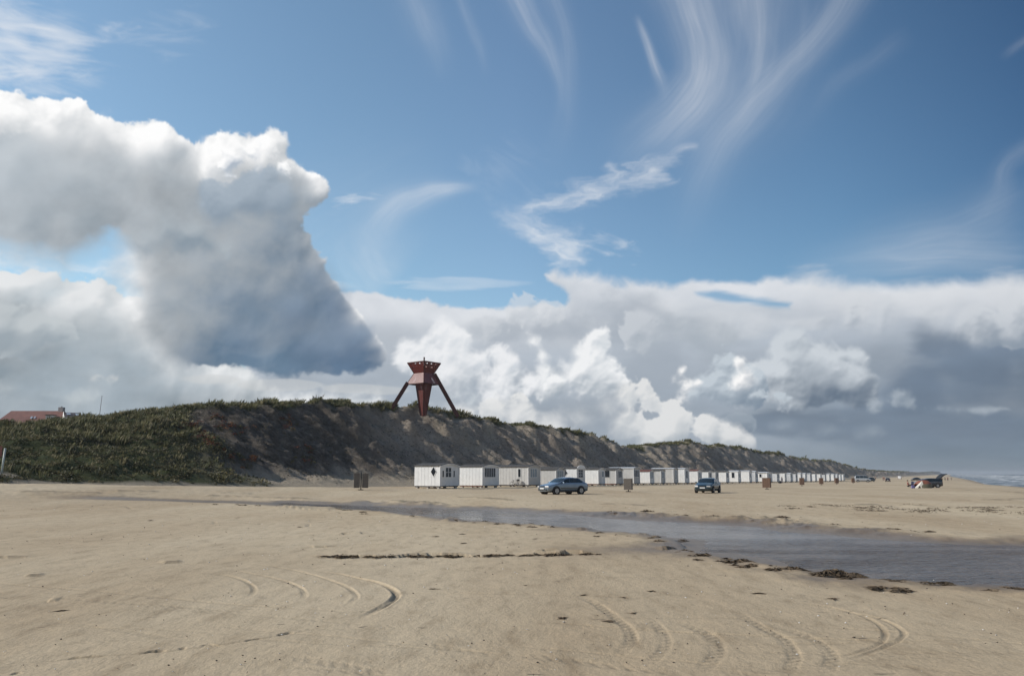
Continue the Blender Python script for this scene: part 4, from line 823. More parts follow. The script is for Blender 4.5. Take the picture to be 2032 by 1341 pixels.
def cabin(W, L, H, rise, wallm, roofm, front, side, label, beam=False, door=None, pediment=0):
    """local x = along the row, y = towards the sea; origin on the ground at the middle of the footprint"""
    root = empty('beach_cabin'); tag(root, label, 'beach cabin', 'white beach cabins in a row below the dunes')
    z0 = .32; n = 14; prof = [(-W/2+W*i/n, H-rise+rise*math.sin(math.pi*i/n)**.85 if 0 < i < n else H-rise) for i in range(n+1)]
    m = MB(); pts = [(-W/2, z0)]+prof+[(W/2, z0)]; k = len(pts)
    m.add([(x, -L/2, z) for x, z in pts]+[(x, L/2, z) for x, z in pts], [tuple(range(k))[::-1], tuple(range(k, 2*k))]+[(i, (i+1) % k, k+(i+1) % k, k+i) for i in range(k)])
    m.build('wall', wallm, root)
    b = MB() # vertical cover boards, proud of the wall
    for i in range(1, int(L/.5)): b.box((-W/2-.008, -L/2+i*.5, (z0+H-rise-.05)/2), (.014, .05, H-rise-z0-.12))
    b.build('cover_board', wallm, root)
    r = MB(); ov = .14; top = [(x*1.0+(-ov if i == 0 else ov if i == n else 0), z+.012) for i, (x, z) in enumerate(prof)]
    vs = [(x, y, z+dz) for dz in (0, .07) for y in (-L/2-.12, L/2+.14) for x, z in top]; q = n+1
    fs = []
    for i in range(n): fs += [(i, i+1, q+i+1, q+i), (2*q+i, 3*q+i, 3*q+i+1, 2*q+i+1), (i, 2*q+i, 2*q+i+1, i+1), (q+i, q+i+1, 3*q+i+1, 3*q+i)]
    fs += [(0, q, 3*q, 2*q), (n, 2*q+n, 3*q+n, q+n)]
    r.add(vs, fs); roof = r.build('roof', roofm, root)
    f = MB(); f.add([(x*1.01, y, z+dz) for dz in (-.10, .005) for y in (L/2+.142, L/2+.165) for x, z in top], [t for i in range(n) for t in ((i, i+1, q+i+1, q+i), (2*q+i, 3*q+i, 3*q+i+1, 2*q+i+1), (i, 2*q+i, 2*q+i+1, i+1), (q+i, q+i+1, 3*q+i+1, 3*q+i))]+[(0, q, 3*q, 2*q), (n, 2*q+n, 3*q+n, q+n)])
    f.build('fascia', wallm, roof)
    for sx in (-1, 1): MB().box((sx*(W/2-.03)+sx*.045, L/2+.012, (z0+H-rise)/2), (.07, .07, H-rise-z0-.02)).build('corner_board', M_TRIM, root)
    def window(face, c, z, w, h, nx=1, nz=1, pane=M_PANE, fr=M_TRIM, diamond=False):
        fm = MB(); pm = MB(); t = .05
        def P(a, d, zz):  # a along wall, d outwards
            return (a, L/2+d, zz) if face == 'front' else (-W/2-d, a, zz)
        def slab(mb, a0, a1, zz0, zz1, d0, d1):
            p = [P(a, d, zz) for d in (d0, d1) for a, zz in ((a0, zz0), (a1, zz0), (a1, zz1), (a0, zz1))]
            mb.add(p, [(0, 1, 2, 3), (7, 6, 5, 4), (0, 4, 5, 1), (1, 5, 6, 2), (2, 6, 7, 3), (3, 7, 4, 0)])
        if diamond:
            for s_, mb, d0, d1 in ((1.0, pm, .0, .028),): mb.add([P(c+a*s_, d, z+b*s_) for d in (d0, d1) for a, b in ((-w/2, 0), (0, -h/2), (w/2, 0), (0, h/2))], [(0, 1, 2, 3), (7, 6, 5, 4), (0, 4, 5, 1), (1, 5, 6, 2), (2, 6, 7, 3), (3, 7, 4, 0)])
            cr = [(-w/2-.06, 0), (0, -h/2-.08), (w/2+.06, 0), (0, h/2+.08)]
            for i in range(4): a, b = cr[i], cr[(i+1) % 4]; fm.bar(P(c+a[0], .03, z+a[1]), P(c+b[0], .03, z+b[1]), .035, .05)
            pass
        else:
            slab(pm, c-w/2, c+w/2, z-h/2, z+h/2, .0, .018)
            slab(fm, c-w/2-t, c-w/2, z-h/2-t, z+h/2+t, 0, .045); slab(fm, c+w/2, c+w/2+t, z-h/2-t, z+h/2+t, 0, .045)
            slab(fm, c-w/2, c+w/2, z+h/2, z+h/2+t, 0, .044); slab(fm, c-w/2, c+w/2, z-h/2-t, z-h/2, 0, .052)
            for i in range(1, nx): a = c-w/2+w*i/nx; slab(fm, a-.025, a+.025, z-h/2, z+h/2, .0, .04)
            for i in range(1, nz): a = z-h/2+h*i/nz; slab(fm, c-w/2, c+w/2, a-.022, a+.022, .0, .037)
        o = fm.build('window', fr, root); pm.build('pane', pane, o)
    for args in front: window('front', *args[0], **args[1])
    for args in side: window('side', *args[0], **args[1])
    if door:
        d = MB().box((door, L/2+.02, z0+.98), (.78, .04, 1.86)).build('door', M_GREYW, root); MB().box((door+.28, L/2+.055, z0+.95), (.12, .03, .03)).build('handle', M_DARKW, d)
        MB().box((door, L/2+.35, .12), (.9, .5, .24)).build('step', M_BLOCK, root)
    for sx in (-1, 1):
        for yy in (-L/2+.3, 0, L/2-.3): MB().box((sx*(W/2-.28), yy, .06), (.4, .22, .36)).build('support_block', M_BLOCK, root)
    u = MB()
    for sx in (-1, 1): u.box((sx*(W/2-.12), 0, z0-.07), (.12, L-.1, .14))
    u.build('floor_beam', M_BEAM if beam else M_DARKW, root)
    if pediment:
        n2 = 16; pts = [(W/2*math.cos(math.pi*i/n2), H-rise-.05+pediment*math.sin(math.pi*i/n2)) for i in range(n2+1)]; k = len(pts)
        MB().add([(x, L/2+d, z) for d in (.10, .19) for x, z in pts], [tuple(range(k)), tuple(range(k, 2*k))[::-1]]+[(i, (i+1) % k, k+(i+1) % k, k+i) for i in range(k)]).build('round_gable', M_TRIM, root)
    return root
def win(c, z, w, h, **k): return ((c, z, w, h), k)
ROT = math.radians(90)-math.atan2(SU, CU)  # row direction
def place(root, px, W, L, sfront=-57.7, ds=0.0, tw=0.0):
    """front near corner seen at photo column px"""
    a, _ = slopes(px); y = -(sfront+ds)/(CU-SU*a)*1.0
    u, s = to_us(a*y, y)
    cu, cs = u+W/2, s-L/2; x, yy = to_xy(cu, cs)
    root.location = (x, yy, float(base_z(*to_xy(u+W/2, s)))); root.rotation_euler = (0, 0, math.atan2(SU, CU)+tw)
def fix_axes(root):
    """mirror local axes: +x along the row away from the camera, +y towards the sea needs a left-handed flip done in mesh data"""
    for ch in [root]+list(root.children_recursive):
        if ch.type == 'MESH' and not ch.data.get('flipped'):
            me = ch.data; me.transform(Matrix.Scale(-1, 4, (0, 1, 0))); me.flip_normals(); me['flipped'] = 1
CAB = [
 (873, 3.95, 3.75, 2.95, .30, M_WHITE, M_FELT, [win(-.25, 1.92, 1.15, 1.1, nx=2, nz=2), win(-1.35, 1.75, .32, .75), win(.95, 1.75, .30, .75)], [win(-.95+1.9, 2.0, .72, 1.1, diamond=True)], 'white cabin with diamond window in sunlit side, nearest the open sand, first of the row', {}),
 (957, 4.0, 3.5, 2.95, .28, M_WHITE, M_FELT, [win(-.15, 1.95, 2.6, 1.15, nx=5)], [], 'second cabin of the row, blank sunlit wall over red beam, five narrow front panes', {'beam': True}),
 (1048, 3.5, 5.1, 3.05, .28, M_WHITE_DK, M_FELT, [win(-.2, 1.95, 1.9, 1.15, nx=3, pane=M_CURT)], [win(1.15, 1.95, .42, 1.15)], 'long cabin with one narrow side window and the bicycle leaning on it', {}),
 (1103, 2.9, 5.0, 2.85, .42, M_WHITE_DK, M_FELT, [win(-.1, 1.85, 1.9, .95, nx=3, pane=M_CURT)], [], 'cabin behind the roof of the silver sedan, low arched front and dark roof edge', {}),
 (1144, 2.9, 4.3, 2.95, .22, M_WHITE, M_FELT, [win(0, 1.95, 1.6, 1.2, nx=2, nz=3)], [win(.2, 2.05, .75, .9, diamond=True)], 'cabin with tall round white gable and a dark diamond side window', {'pediment': .58}),
 (1187, 2.6, 4.4, 2.95, .32, M_WHITE, M_FELT, [win(.5, 1.9, .8, .9, pane=M_CURT)], [], 'cabin right of the diamond window cabin, blank side wall and bluish shaded front', {'door': -.5, 'beam': True}),
 (1222, 2.9, 3.6, 2.95, .36, M_WHITE_DK, M_FELT, [win(.3, 1.9, 1.5, 1.1, nx=2)], [win(.2, 1.95, .95, 1.15)], 'cabin with one dark square side window left of the second bin', {'beam': True}),
 (1257, 3.0, 4.9, 3.15, .16, M_WHITE_DK, M_GREYW, [win(-.1, 2.1, 2.2, 1.2, nx=3)], [], 'taller pale roofed cabin rising directly behind the second bin', {}),
 (1289, 2.3, 4.1, 2.75, .28, M_WHITE, M_REDFELT, [win(-.1, 1.8, 1.5, 1.2, nx=2, pane=M_CURT)], [], 'low cabin with dull red roof edge just right of the tall pale roofed cabin', {}),
 (1311, 2.4, 3.6, 2.95, .28, M_WHITE_DK, M_FELT, [win(0, 1.85, 1.3, 1.2, pane=M_CURT)], [win(-.2, 1.9, .6, 1.05)], 'narrow cabin with a small dark side window between the second bin and the dark car', {}),
 (1336, 2.8, 4.6, 3.25, .14, M_WHITE_DK, M_GREYW, [win(.1, 2.0, 1.0, 1.8, pane=M_CURT)], [], 'tall cabin left of the dark teal car, with long curtained front window', {}),
 (1358, 3.0, 4.4, 3.3, .14, M_WHITE, M_GREYW, [win(0, 2.0, 1.1, 1.5)], [win(-1.7, 2.1, .3, 1.6)], 'tall cabin left of the dark teal car, dark slit window at inland corner', {}),
 (1384, 3.0, 4.4, 3.05, .25, M_WHITE, M_REDFELT, [win(0, 1.9, 1.2, 1.1, pane=M_CURT)], [], 'cabin rising behind the bonnet of the dark teal car under a reddish roof edge', {}),
 (1405, 2.8, 4.0, 3.0, .3, M_WHITE, M_FELT, [win(.1, 1.9, 1.2, 1.0)], [], 'cabin directly behind the roof of the dark teal car', {}),
 (1419, 2.6, 3.4, 3.0, .3, M_WHITE_DK, M_FELT, [win(.1, 1.9, 1.2, 1.0, nx=2)], [win(0, 1.95, .6, 1.0)], 'cabin with small dark side window above the boot of the dark teal car', {}),
 (1440, 2.8, 4.4, 3.0, .28, M_WHITE, M_FELT, [win(0, 1.9, 1.3, 1.1)], [], 'cabin just right of the dark teal car with a blank side wall', {}),
 (1464, 2.8, 4.4, 3.1, .2, M_WHITE, M_GREYW, [win(.1, 1.9, 1.3, 1.0, pane=M_CURT)], [win(1.0, 2.0, .7, 1.3)], 'cabin with tall black side window midway between dark teal car and brown bin', {}),
 (1486, 2.8, 4.6, 3.2, .18, M_WHITE, M_GREYW, [win(0, 1.9, 1.2, 1.0, pane=M_CURT)], [], 'bright cabin left of the brown bin, last before a gap in the roofline', {}),
 (1498, 3.0, 3.6, 3.15, .2, M_GREYW, M_GREYW, [win(0, 1.9, 1.2, 1.0)], [], 'greyish cabin whose shaded front closes the left part of the row', {'beam': True}),
]
FIRST = {}
for px, W, L, H, rise, wm, rm, fr, sd, lab, kw in CAB:
    c = cabin(W, L, H, rise, wm, rm, fr, sd, lab, **kw); fix_axes(c); place(c, px, W, L)
    c.scale = (1, 1, 1)
# orientation: local x runs along the row, local -y now faces the sea
far = [(1524, 5.6, 'long cabin behind the largest brown bin after the gap'), (1541, 3.6, 'cabin right of the brown bin, left of the person in blue'), (1556, 3.6, 'cabin behind the person in blue'), (1568, 3.0, 'cabin just right of the person in blue'),
       (1578, 3.0, 'cabin left of the bin at the row middle'), (1588, 3.0, 'cabin directly behind the second nearest brown bin'), (1597, 3.0, 'cabin just right of the second nearest brown bin'), (1607, 3.0, 'cabin between two far bins, with pale roof'), (1617, 3.0, 'cabin between two far bins, nearer the right bin'),
       (1627, 3.0, 'cabin behind the third nearest brown bin'), (1636, 3.0, 'cabin just right of the third nearest brown bin'), (1645, 2.8, 'cabin left of the bin near the row end'), (1654, 2.8, 'fourth cabin from the far end of the row'), (1661, 2.6, 'third cabin from the far end, behind the fifth bin'), (1667, 2.6, 'next to last cabin at the far end of the row'), (1673, 3.0, 'last cabin at the far right end of the row')]
protos = []
for k, (H, rise, wm, rm) in enumerate([(2.95, .2, M_WHITE, M_GREYW), (2.9, .22, M_GREYW, M_FELT), (3.05, .24, M_WHITE, M_FELT), (2.85, .2, M_GREYW, M_GREYW)]):
    c = cabin(3.2, 4.2, H, rise, wm, rm, [win(0, 1.9, 1.3, 1.0, nx=2, pane=[M_CURT, M_PANE][k % 2])], [win(.3, 1.95, .6, .9)] if k % 2 == 0 else [], far[k][2]); fix_axes(c); protos.append(c)
for k, (px, W, lab) in enumerate(far):
    c = protos[k] if k < 4 else copy_tree(protos[(k*7+k//3) % 4])
    c['label'] = lab; place(c, px, 3.2, 4.2, ds=random.uniform(-.5, .4)); c.scale.x = W/3.2 if k == 0 else random.uniform(.9, 1.1); c.rotation_euler.z += random.uniform(-.03, .03)
# ---------------------------------------------------------------- bins
M_SLAT = mat('weathered_grey_slats', (.155, .135, .115), .8, var=.3, scale=9, bump=.3)
M_SLATB = mat('brown_slats', (.165, .10, .068), .8, var=.3, scale=9, bump=.3)
M_POST = mat('dark_iron', (.04, .04, .042), .6, metal=.4)
def bin_(w, h, m, label, double=False):
    root = empty('litter_bin'); tag(root, label, 'litter bin', 'litter bins standing on the beach'); z0 = .22
    def case(cx, cw, dp):
        s = MB(); n = max(5, int(cw/.10))
        for i in range(n):
            for sy in (-1, 1): s.box((cx-cw/2+(i+.5)*cw/n, sy*dp/2, z0+h/2), (cw/n*.86, .025, h))
        n2 = max(4, int(dp/.10))
        for i in range(n2):
            for sx in (-1, 1): s.box((cx+sx*(cw/2-.013), -dp/2+(i+.5)*dp/n2, z0+h/2+.001), (.024, dp/n2*.86, h-.01))
        o = s.build('slatted_case', m, root); i_ = MB().box((cx, 0, z0+h/2), (cw-.06, dp-.04, h-.04)).build('liner', M_POST, o)
        MB().box((cx, 0, z0+h+.025), (cw+.05, dp+.05, .035)).build('lid', m, root)
    if double: case(-w*.29, w*.42, w*.5); case(w*.29, w*.42, w*.5)
    else: case(0, w, w*.8)
    MB().tube([(0, 0, -.2), (0, 0, z0+h*(1.12 if double else .2))], .05, 8).build('post', M_POST, root); MB().box((0, 0, .03), (.5, .3, .08)).build('foot', M_POST, root)
    return root
def put(root, px, py, rz=0): x, y = hit(px, py); root.location = (x, y, float(base_z(x, y))); root.rotation_euler = (0, 0, rz); return root
put(bin_(1.42, 1.38, M_SLAT, 'grey double litter bin, two slatted boxes on one dark post, left of the cabins', True), 716, 972, .2)
put(bin_(.82, 1.12, M_SLAT, 'grey slatted litter bin standing right of the silver sedan'), 1247, 975.5, -.35)
b0 = put(bin_(1.0, 1.22, M_SLATB, 'largest of the brown litter bins, sunlit on its left side'), 1522, 970.5, -.45)
for px, py, lab in [(1591.5, 964, 'brown litter bin second nearest of the brown ones, in front of the white cabins'), (1630, 962, 'brown litter bin third nearest of the brown ones, in front of the cabins'), (1660.5, 960.5, 'brown litter bin before the far end of the cabin row'), (1693, 958.5, 'farthest brown litter bin, just left of the pale van')]:
    c = copy_tree(b0); c['label'] = lab; put(c, px, py, random.uniform(-.5, .1)); c.scale = (.8, .8, 1)
# ---------------------------------------------------------------- sea mark tower
M_BRED = mat('dark_red_boards', (.13, .022, .016), .55, var=.25, scale=2, spec=.5); M_BSHEEN = mat('sheen_red_boards', (.24, .085, .075), .34, var=.2, scale=2, spec=.7)  # skirt boards paler and pinker: sunlit sheen put into their base colour
M_BDK = mat('dark_red_timber', (.075, .018, .014), .6, var=.25, scale=2)
def tower():
    a, b = slopes(840, 812); y = 149.0; x = a*y; zb = CAMZ+b*y-1.2; root = empty('sea_mark_tower', (x, y, zb)); tag(root, 'tall dark red timber sea mark tower on the dune top', 'beacon tower')
    zz = lambda py: CAMZ+slopes(840, py)[1]*y-zb
    k = 149/1638*1.013
    zt, zw, zs, zb0 = zz(721)+.0, zz(741), zz(762), 0.0
    rt, rw, rs, rc, rb = 33*k, 20*k, 33.5*k, 16.5*k, 5.5*k
    root.rotation_euler = (0, 0, math.atan2(-a, 1)*1.0)
    cor = [(0, -1), (1, 0), (0, 1), (-1, 0)]
    def clad(name, z0, z1, r0, r1, n, gap, m, skip=None, sides=range(4), thick=.06):
        s = MB()
        for i in range(n):
            a0, a1 = i/n, (i+1-gap)/n; za, zb_ = z0+(z1-z0)*a0, z0+(z1-z0)*a1; ra, rb_ = r0+(r1-r0)*a0, r0+(r1-r0)*a1
            for j in sides:
                c0, c1 = cor[j], cor[(j+1) % 4]; segs = [(0, 1)]
                if skip and (i, j) in skip: segs = skip[(i, j)]
                for t0, t1 in segs:
                    pa = [(c0[0]*(1-t)+c1[0]*t, c0[1]*(1-t)+c1[1]*t) for t in (t0, t1)]; nx, ny = (c0[0]+c1[0])/2, (c0[1]+c1[1])/2
                    vs = [(p[0]*r-nx*d, p[1]*r-ny*d, z) for d in (0, thick) for z, r in ((za, ra), (zb_, rb_)) for p in pa]
                    s.add(vs, [(0, 1, 3, 2), (4, 6, 7, 5), (0, 4, 5, 1), (2, 3, 7, 6), (0, 2, 6, 4), (1, 5, 7, 3)])
        return s.build(name, m, root)
    dash = {(10, j): [(.0, .16), (.23, .42), (.5, .68), (.76, 1)] for j in range(4)}; dash[(6, 3)] = [(0, .08), (.2, 1)]; dash[(6, 0)] = [(0, .1), (.22, .5), (.62, 1)]
    clad('basket', zw, zt, rw, rt, 12, .06, M_BRED, dash)
    clad('skirt', zs, zw, rs, rw*.99, 9, .24, M_BSHEEN)
    clad('column', zb0, zs+.6, rb, rc+.05, 34, .14, M_BRED)
    s = MB()
    for c in cor:
        s.bar((c[0]*rb*1.0, c[1]*rb, zb0), (c[0]*(rc+.03), c[1]*(rc+.03), zs+.6), .16); s.bar((c[0]*rw*.97, c[1]*rw*.97, zw), (c[0]*rt*.99, c[1]*rt*.99, zt+.05), .16); s.bar((c[0]*rs*.98, c[1]*rs*.98, zs), (c[0]*rw*.96, c[1]*rw*.96, zw), .15)
    for j in range(4):
        c0, c1 = cor[j], cor[(j+1) % 4]; s.bar((c0[0]*rt, c0[1]*rt, zt+.06), (c1[0]*rt, c1[1]*rt, zt+.06), .12); s.bar((c0[0]*rs*.98, c0[1]*rs*.98, zs-.05), (c1[0]*rs*.98, c1[1]*rs*.98, zs-.05), .12)
    s.build('corner_post', M_BDK, root)
    core = MB(); core.add([(c[0]*r, c[1]*r, z) for z, r in ((zs+.3, rc*.86), (zw, rw*.8), (zw+.9, rw*.95)) for c in cor], [(0, 1, 5, 4), (1, 2, 6, 5), (2, 3, 7, 6), (3, 0, 4, 7), (4, 5, 9, 8), (5, 6, 10, 9), (6, 7, 11, 10), (7, 4, 8, 11), (3, 2, 1, 0), (8, 9, 10, 11)]); core.build('inner_frame', M_BDK, root)
    MB().tube([(0, -rt*.98, zt-.8), (0, -rt*.98, zt+.75)], .13, 6).build('top_post', M_BDK, root)
    for (p, q) in [((-rs*.93, 0, zs+.25), (-rs*.93-23*k-2.0*.58, 0, zs-3.35-2)), ((rw*1.02, 0, zw-.05), (62*k+.55, 0, zz(815)-1.0)), ((0, rs*.9, zs+.2), (0, rs+3.4, 0))]:
        MB().bar(p, q, .68, .68).build('leg', M_BDK, root)
tower()
# ---------------------------------------------------------------- house behind the dune, flagpole, post
M_TILE = mat('red_roof_tiles', (.20, .085, .06), .7, var=.2, scale=1.2, bump=.5, bscale=8); M_TILED = mat('dark_roof_slope', (.05, .035, .035), .7, var=.25, scale=1.2)
M_SKYL = mat('skylight_glass', (.35, .38, .42), .05, spec=.8); M_HW = mat('white_house_wall', (.66, .66, .64), .7, var=.05)
def house():
    D = 150.0; P = lambda px, py, d=0: Vector((slopes(px)[0]*(D+d), D+d, CAMZ+slopes(px, py)[1]*(D+d)))
    root = empty('house', P(60, 870)); o = root.location.copy(); tag(root, 'red tiled house roof showing above the dune at the far left', 'house')
    rl, rr = P(10, 815, 6), P(115, 815, 6); el, er = P(-25, 842), P(113, 842); bl, br = P(-25, 842, 12), P(160, 842, 14)
    L = lambda v: tuple(Vector(v)-o)
    r = MB(); r.add([L(v) for v in (rl, rr, er, el, bl, br)], [(3, 2, 1, 0), (0, 1, 5, 4), (0, 4, 3)]); roof = r.build('roof', M_TILE, root)
    g = MB(); g.add([L(rr), L(er), L(P(133, 842)), L(P(132, 830, 1)), L(P(118, 828, 1))], [(0, 1, 4), (4, 1, 2, 3)]); g.build('gable_wall', M_HW, root)
    d = MB(); rr2 = P(118, 818, 5.5); d.add([L(rr2), L(P(148, 819, 6)), L(P(163, 834, 2)), L(P(134, 834, 1)), L(P(130, 829, 1)), L(P(119, 828, 1))], [(0, 1, 2, 3, 4, 5)]); dk = d.build('dark_roof', M_TILED, root)
    for x0, x1, y0, y1 in [(121, 129, 819.5, 822), (139, 147, 820.5, 824)]:
        MB().add([L(P(a, b, dd)) for a, b, dd in ((x0, y0, 3.9), (x1, y0, 3.9), (x1+1.5, y1, 3.0), (x0+1.5, y1, 3.0))], [(0, 1, 2, 3)]).build('skylight', M_SKYL, dk)
    for x0, x1, y0, y1 in [(49, 53, 826, 830), (56, 59, 826, 830)]:
        MB().add([L(P(a, b, dd)) for a, b, dd in ((x0, y1, 2.2), (x1, y1, 2.2), (x1+2, y0, 3.1), (x0+2, y0, 3.1))], [(0, 1, 2, 3)]).build('skylight', M_SKYL, roof)
    dm = MB().box(L(P(91, 829, 2.6)), (1.0, 1.6, .95)); dmo = dm.build('dormer', M_HW, root); MB().box(L(P(91, 823.4, 2.5)), (1.3, 2.0, .10)).build('dormer_roof', M_TILED, dmo)
    w = MB(); c0, c1 = Vector(L(P(-25, 842, .4))), Vector(L(P(131, 842, .4))); w.add([c0, c1, c1+Vector((0, 11, 0)), c0+Vector((0, 11, 0)), c0-Vector((0, 0, 5)), c1-Vector((0, 0, 5)), c1+Vector((0, 11, -5)), c0+Vector((0, 11, -5))], [(4, 5, 1, 0), (5, 6, 2, 1), (6, 7, 3, 2), (7, 4, 0, 3)]); w.build('wall', M_HW, root)
    ch = MB().box(L(P(111, 813, 6)), (.85, .85, .95)).box(L(P(111, 810.2, 6)), (.55, .55, .35)); cc = ch.build('chimney', mat('chimney_render', (.40, .36, .34), .8), root); MB().tube([L(P(111, 810, 6)), L(P(111, 806, 6))], .09, 6).build('chimney_pot', M_POST, cc)
house()
D = 145.0; px = 187; x = slopes(px)[0]*D; zt = CAMZ+slopes(px, 786)[1]*D; zb = CAMZ+slopes(px, 836)[1]*D
fp = empty('flagpole', (x, D, zb-1)); tag(fp, 'thin bare flagpole rising behind the dune right of the red roof', 'flagpole'); MB().tube([(0, 0, 0), (.25, 0, zt-zb+1)], [.07, .04], 8).build('pole', mat('grey_pole', (.30, .29, .30), .5), fp); MB().ring((.25, 0, zt-zb+1.05), .05, .035, 'Z', 10, 6).build('finial', M_POST, fp)
x, y, z = face_point(2, 944) if face_point(2, 944) else (*hit(1, 946), 1.0); x, y, z = float(x), float(y), float(z); k = y/1638
ps = empty('marker_post', (x, y, z)); tag(ps, 'slightly leaning pale metal post at the far left edge of the sand', 'post'); MB().tube([(0, 0, -.3), (.12, 0, 53*k)], .075, 12).build('tube', mat('pale_green_grey_paint', (.42, .47, .45), .45, var=.08), ps, smooth=True); MB().tube([(.12, 0, 53*k), (.12, 0, 53*k+.02)], .085, 12).build('cap', M_TRIM, ps)
rb = empty('rescue_board', (x-.62, y+.25, z)); tag(rb, 'rust red board on a short post cut off by the left edge', 'notice board'); MB().box((0, 0, 47*k), (.7, .05, .85)).build('panel', mat('rust_red_paint', (.16, .05, .035), .6, var=.2), rb); MB().box((0, .05, 20*k), (.08, .08, 60*k*.9)).build('post', M_DARKW, rb)
# ---------------------------------------------------------------- bicycle leaning on the third cabin
def bicycle():
    root = empty('bicycle'); tag(root, 'dark bicycle leaning against the long white cabin wall', 'bicycle'); dk = mat('black_bike_frame', (.03, .03, .035), .35); ty = mat('bike_rubber', (.02, .02, .02), .8); al_ = mat('bike_alloy', (.5, .5, .5), .3, metal=.9)
    for x in (-.54, .54):
        w = MB().ring((x, 0, .35), .33, .022, 'Y', 28, 6).build('wheel', ty, root); s = MB()
        for i in range(12): t = 2*math.pi*i/12; s.tube([(x, 0, .35), (x+.32*math.cos(t), 0, .35+.32*math.sin(t))], .004, 4)
        s.build('spokes', al_, w)
    f = MB(); A, B, C_, Dd, E = (-.54, 0, .35), (-.10, 0, .30), (-.28, 0, .82), (.34, 0, .84), (.54, 0, .35)
    for p, q in ((A, B), (A, C_), (B, C_), (B, Dd), (C_, Dd), (Dd, E), (Dd, (.30, 0, .98))): f.tube([p, q], .02, 6)
    f.build('frame', dk, root); f = MB(); f.tube([(.12, -.28, 1.0), (.26, -.2, 1.02), (.30, 0, .99), (.26, .2, 1.02), (.12, .28, 1.0)], .016, 6); f.build('handlebar', al_, root)
    MB().box((-.31, 0, .92), (.27, .16, .06), taper=.6).build('saddle', dk, root); MB().tube([(-.27, 0, .82), (-.31, 0, .90)], .014, 6).build('seat_post', al_, root); MB().box((.50, 0, .92), (.34, .30, .24)).build('basket', dk, root)
    MB().bar((-.62, 0, .72), (-.30, 0, .72), .12, .02).build('rack', dk, root); MB().disc((-.10, .03, .30), .10, .02).build('chainring', al_, root)
    return root
bk = bicycle(); a, _ = slopes(1023); 
third = [o for o in COL.objects if o.get('label', '').startswith('long cabin with one narrow')][0]
bu, bs = to_us(*third.location[:2]); wu = bu-3.5/2-.30; ys = np.linspace(100, 130, 4000); uu, ss = to_us(a*ys, ys); k = int(np.argmin(np.abs(uu-wu)))
bk.location = (float(a*ys[k]), float(ys[k]), float(base_z(a*ys[k], ys[k]))+.02); bk.rotation_euler = (math.radians(9), 0, math.atan2(-CU, SU))
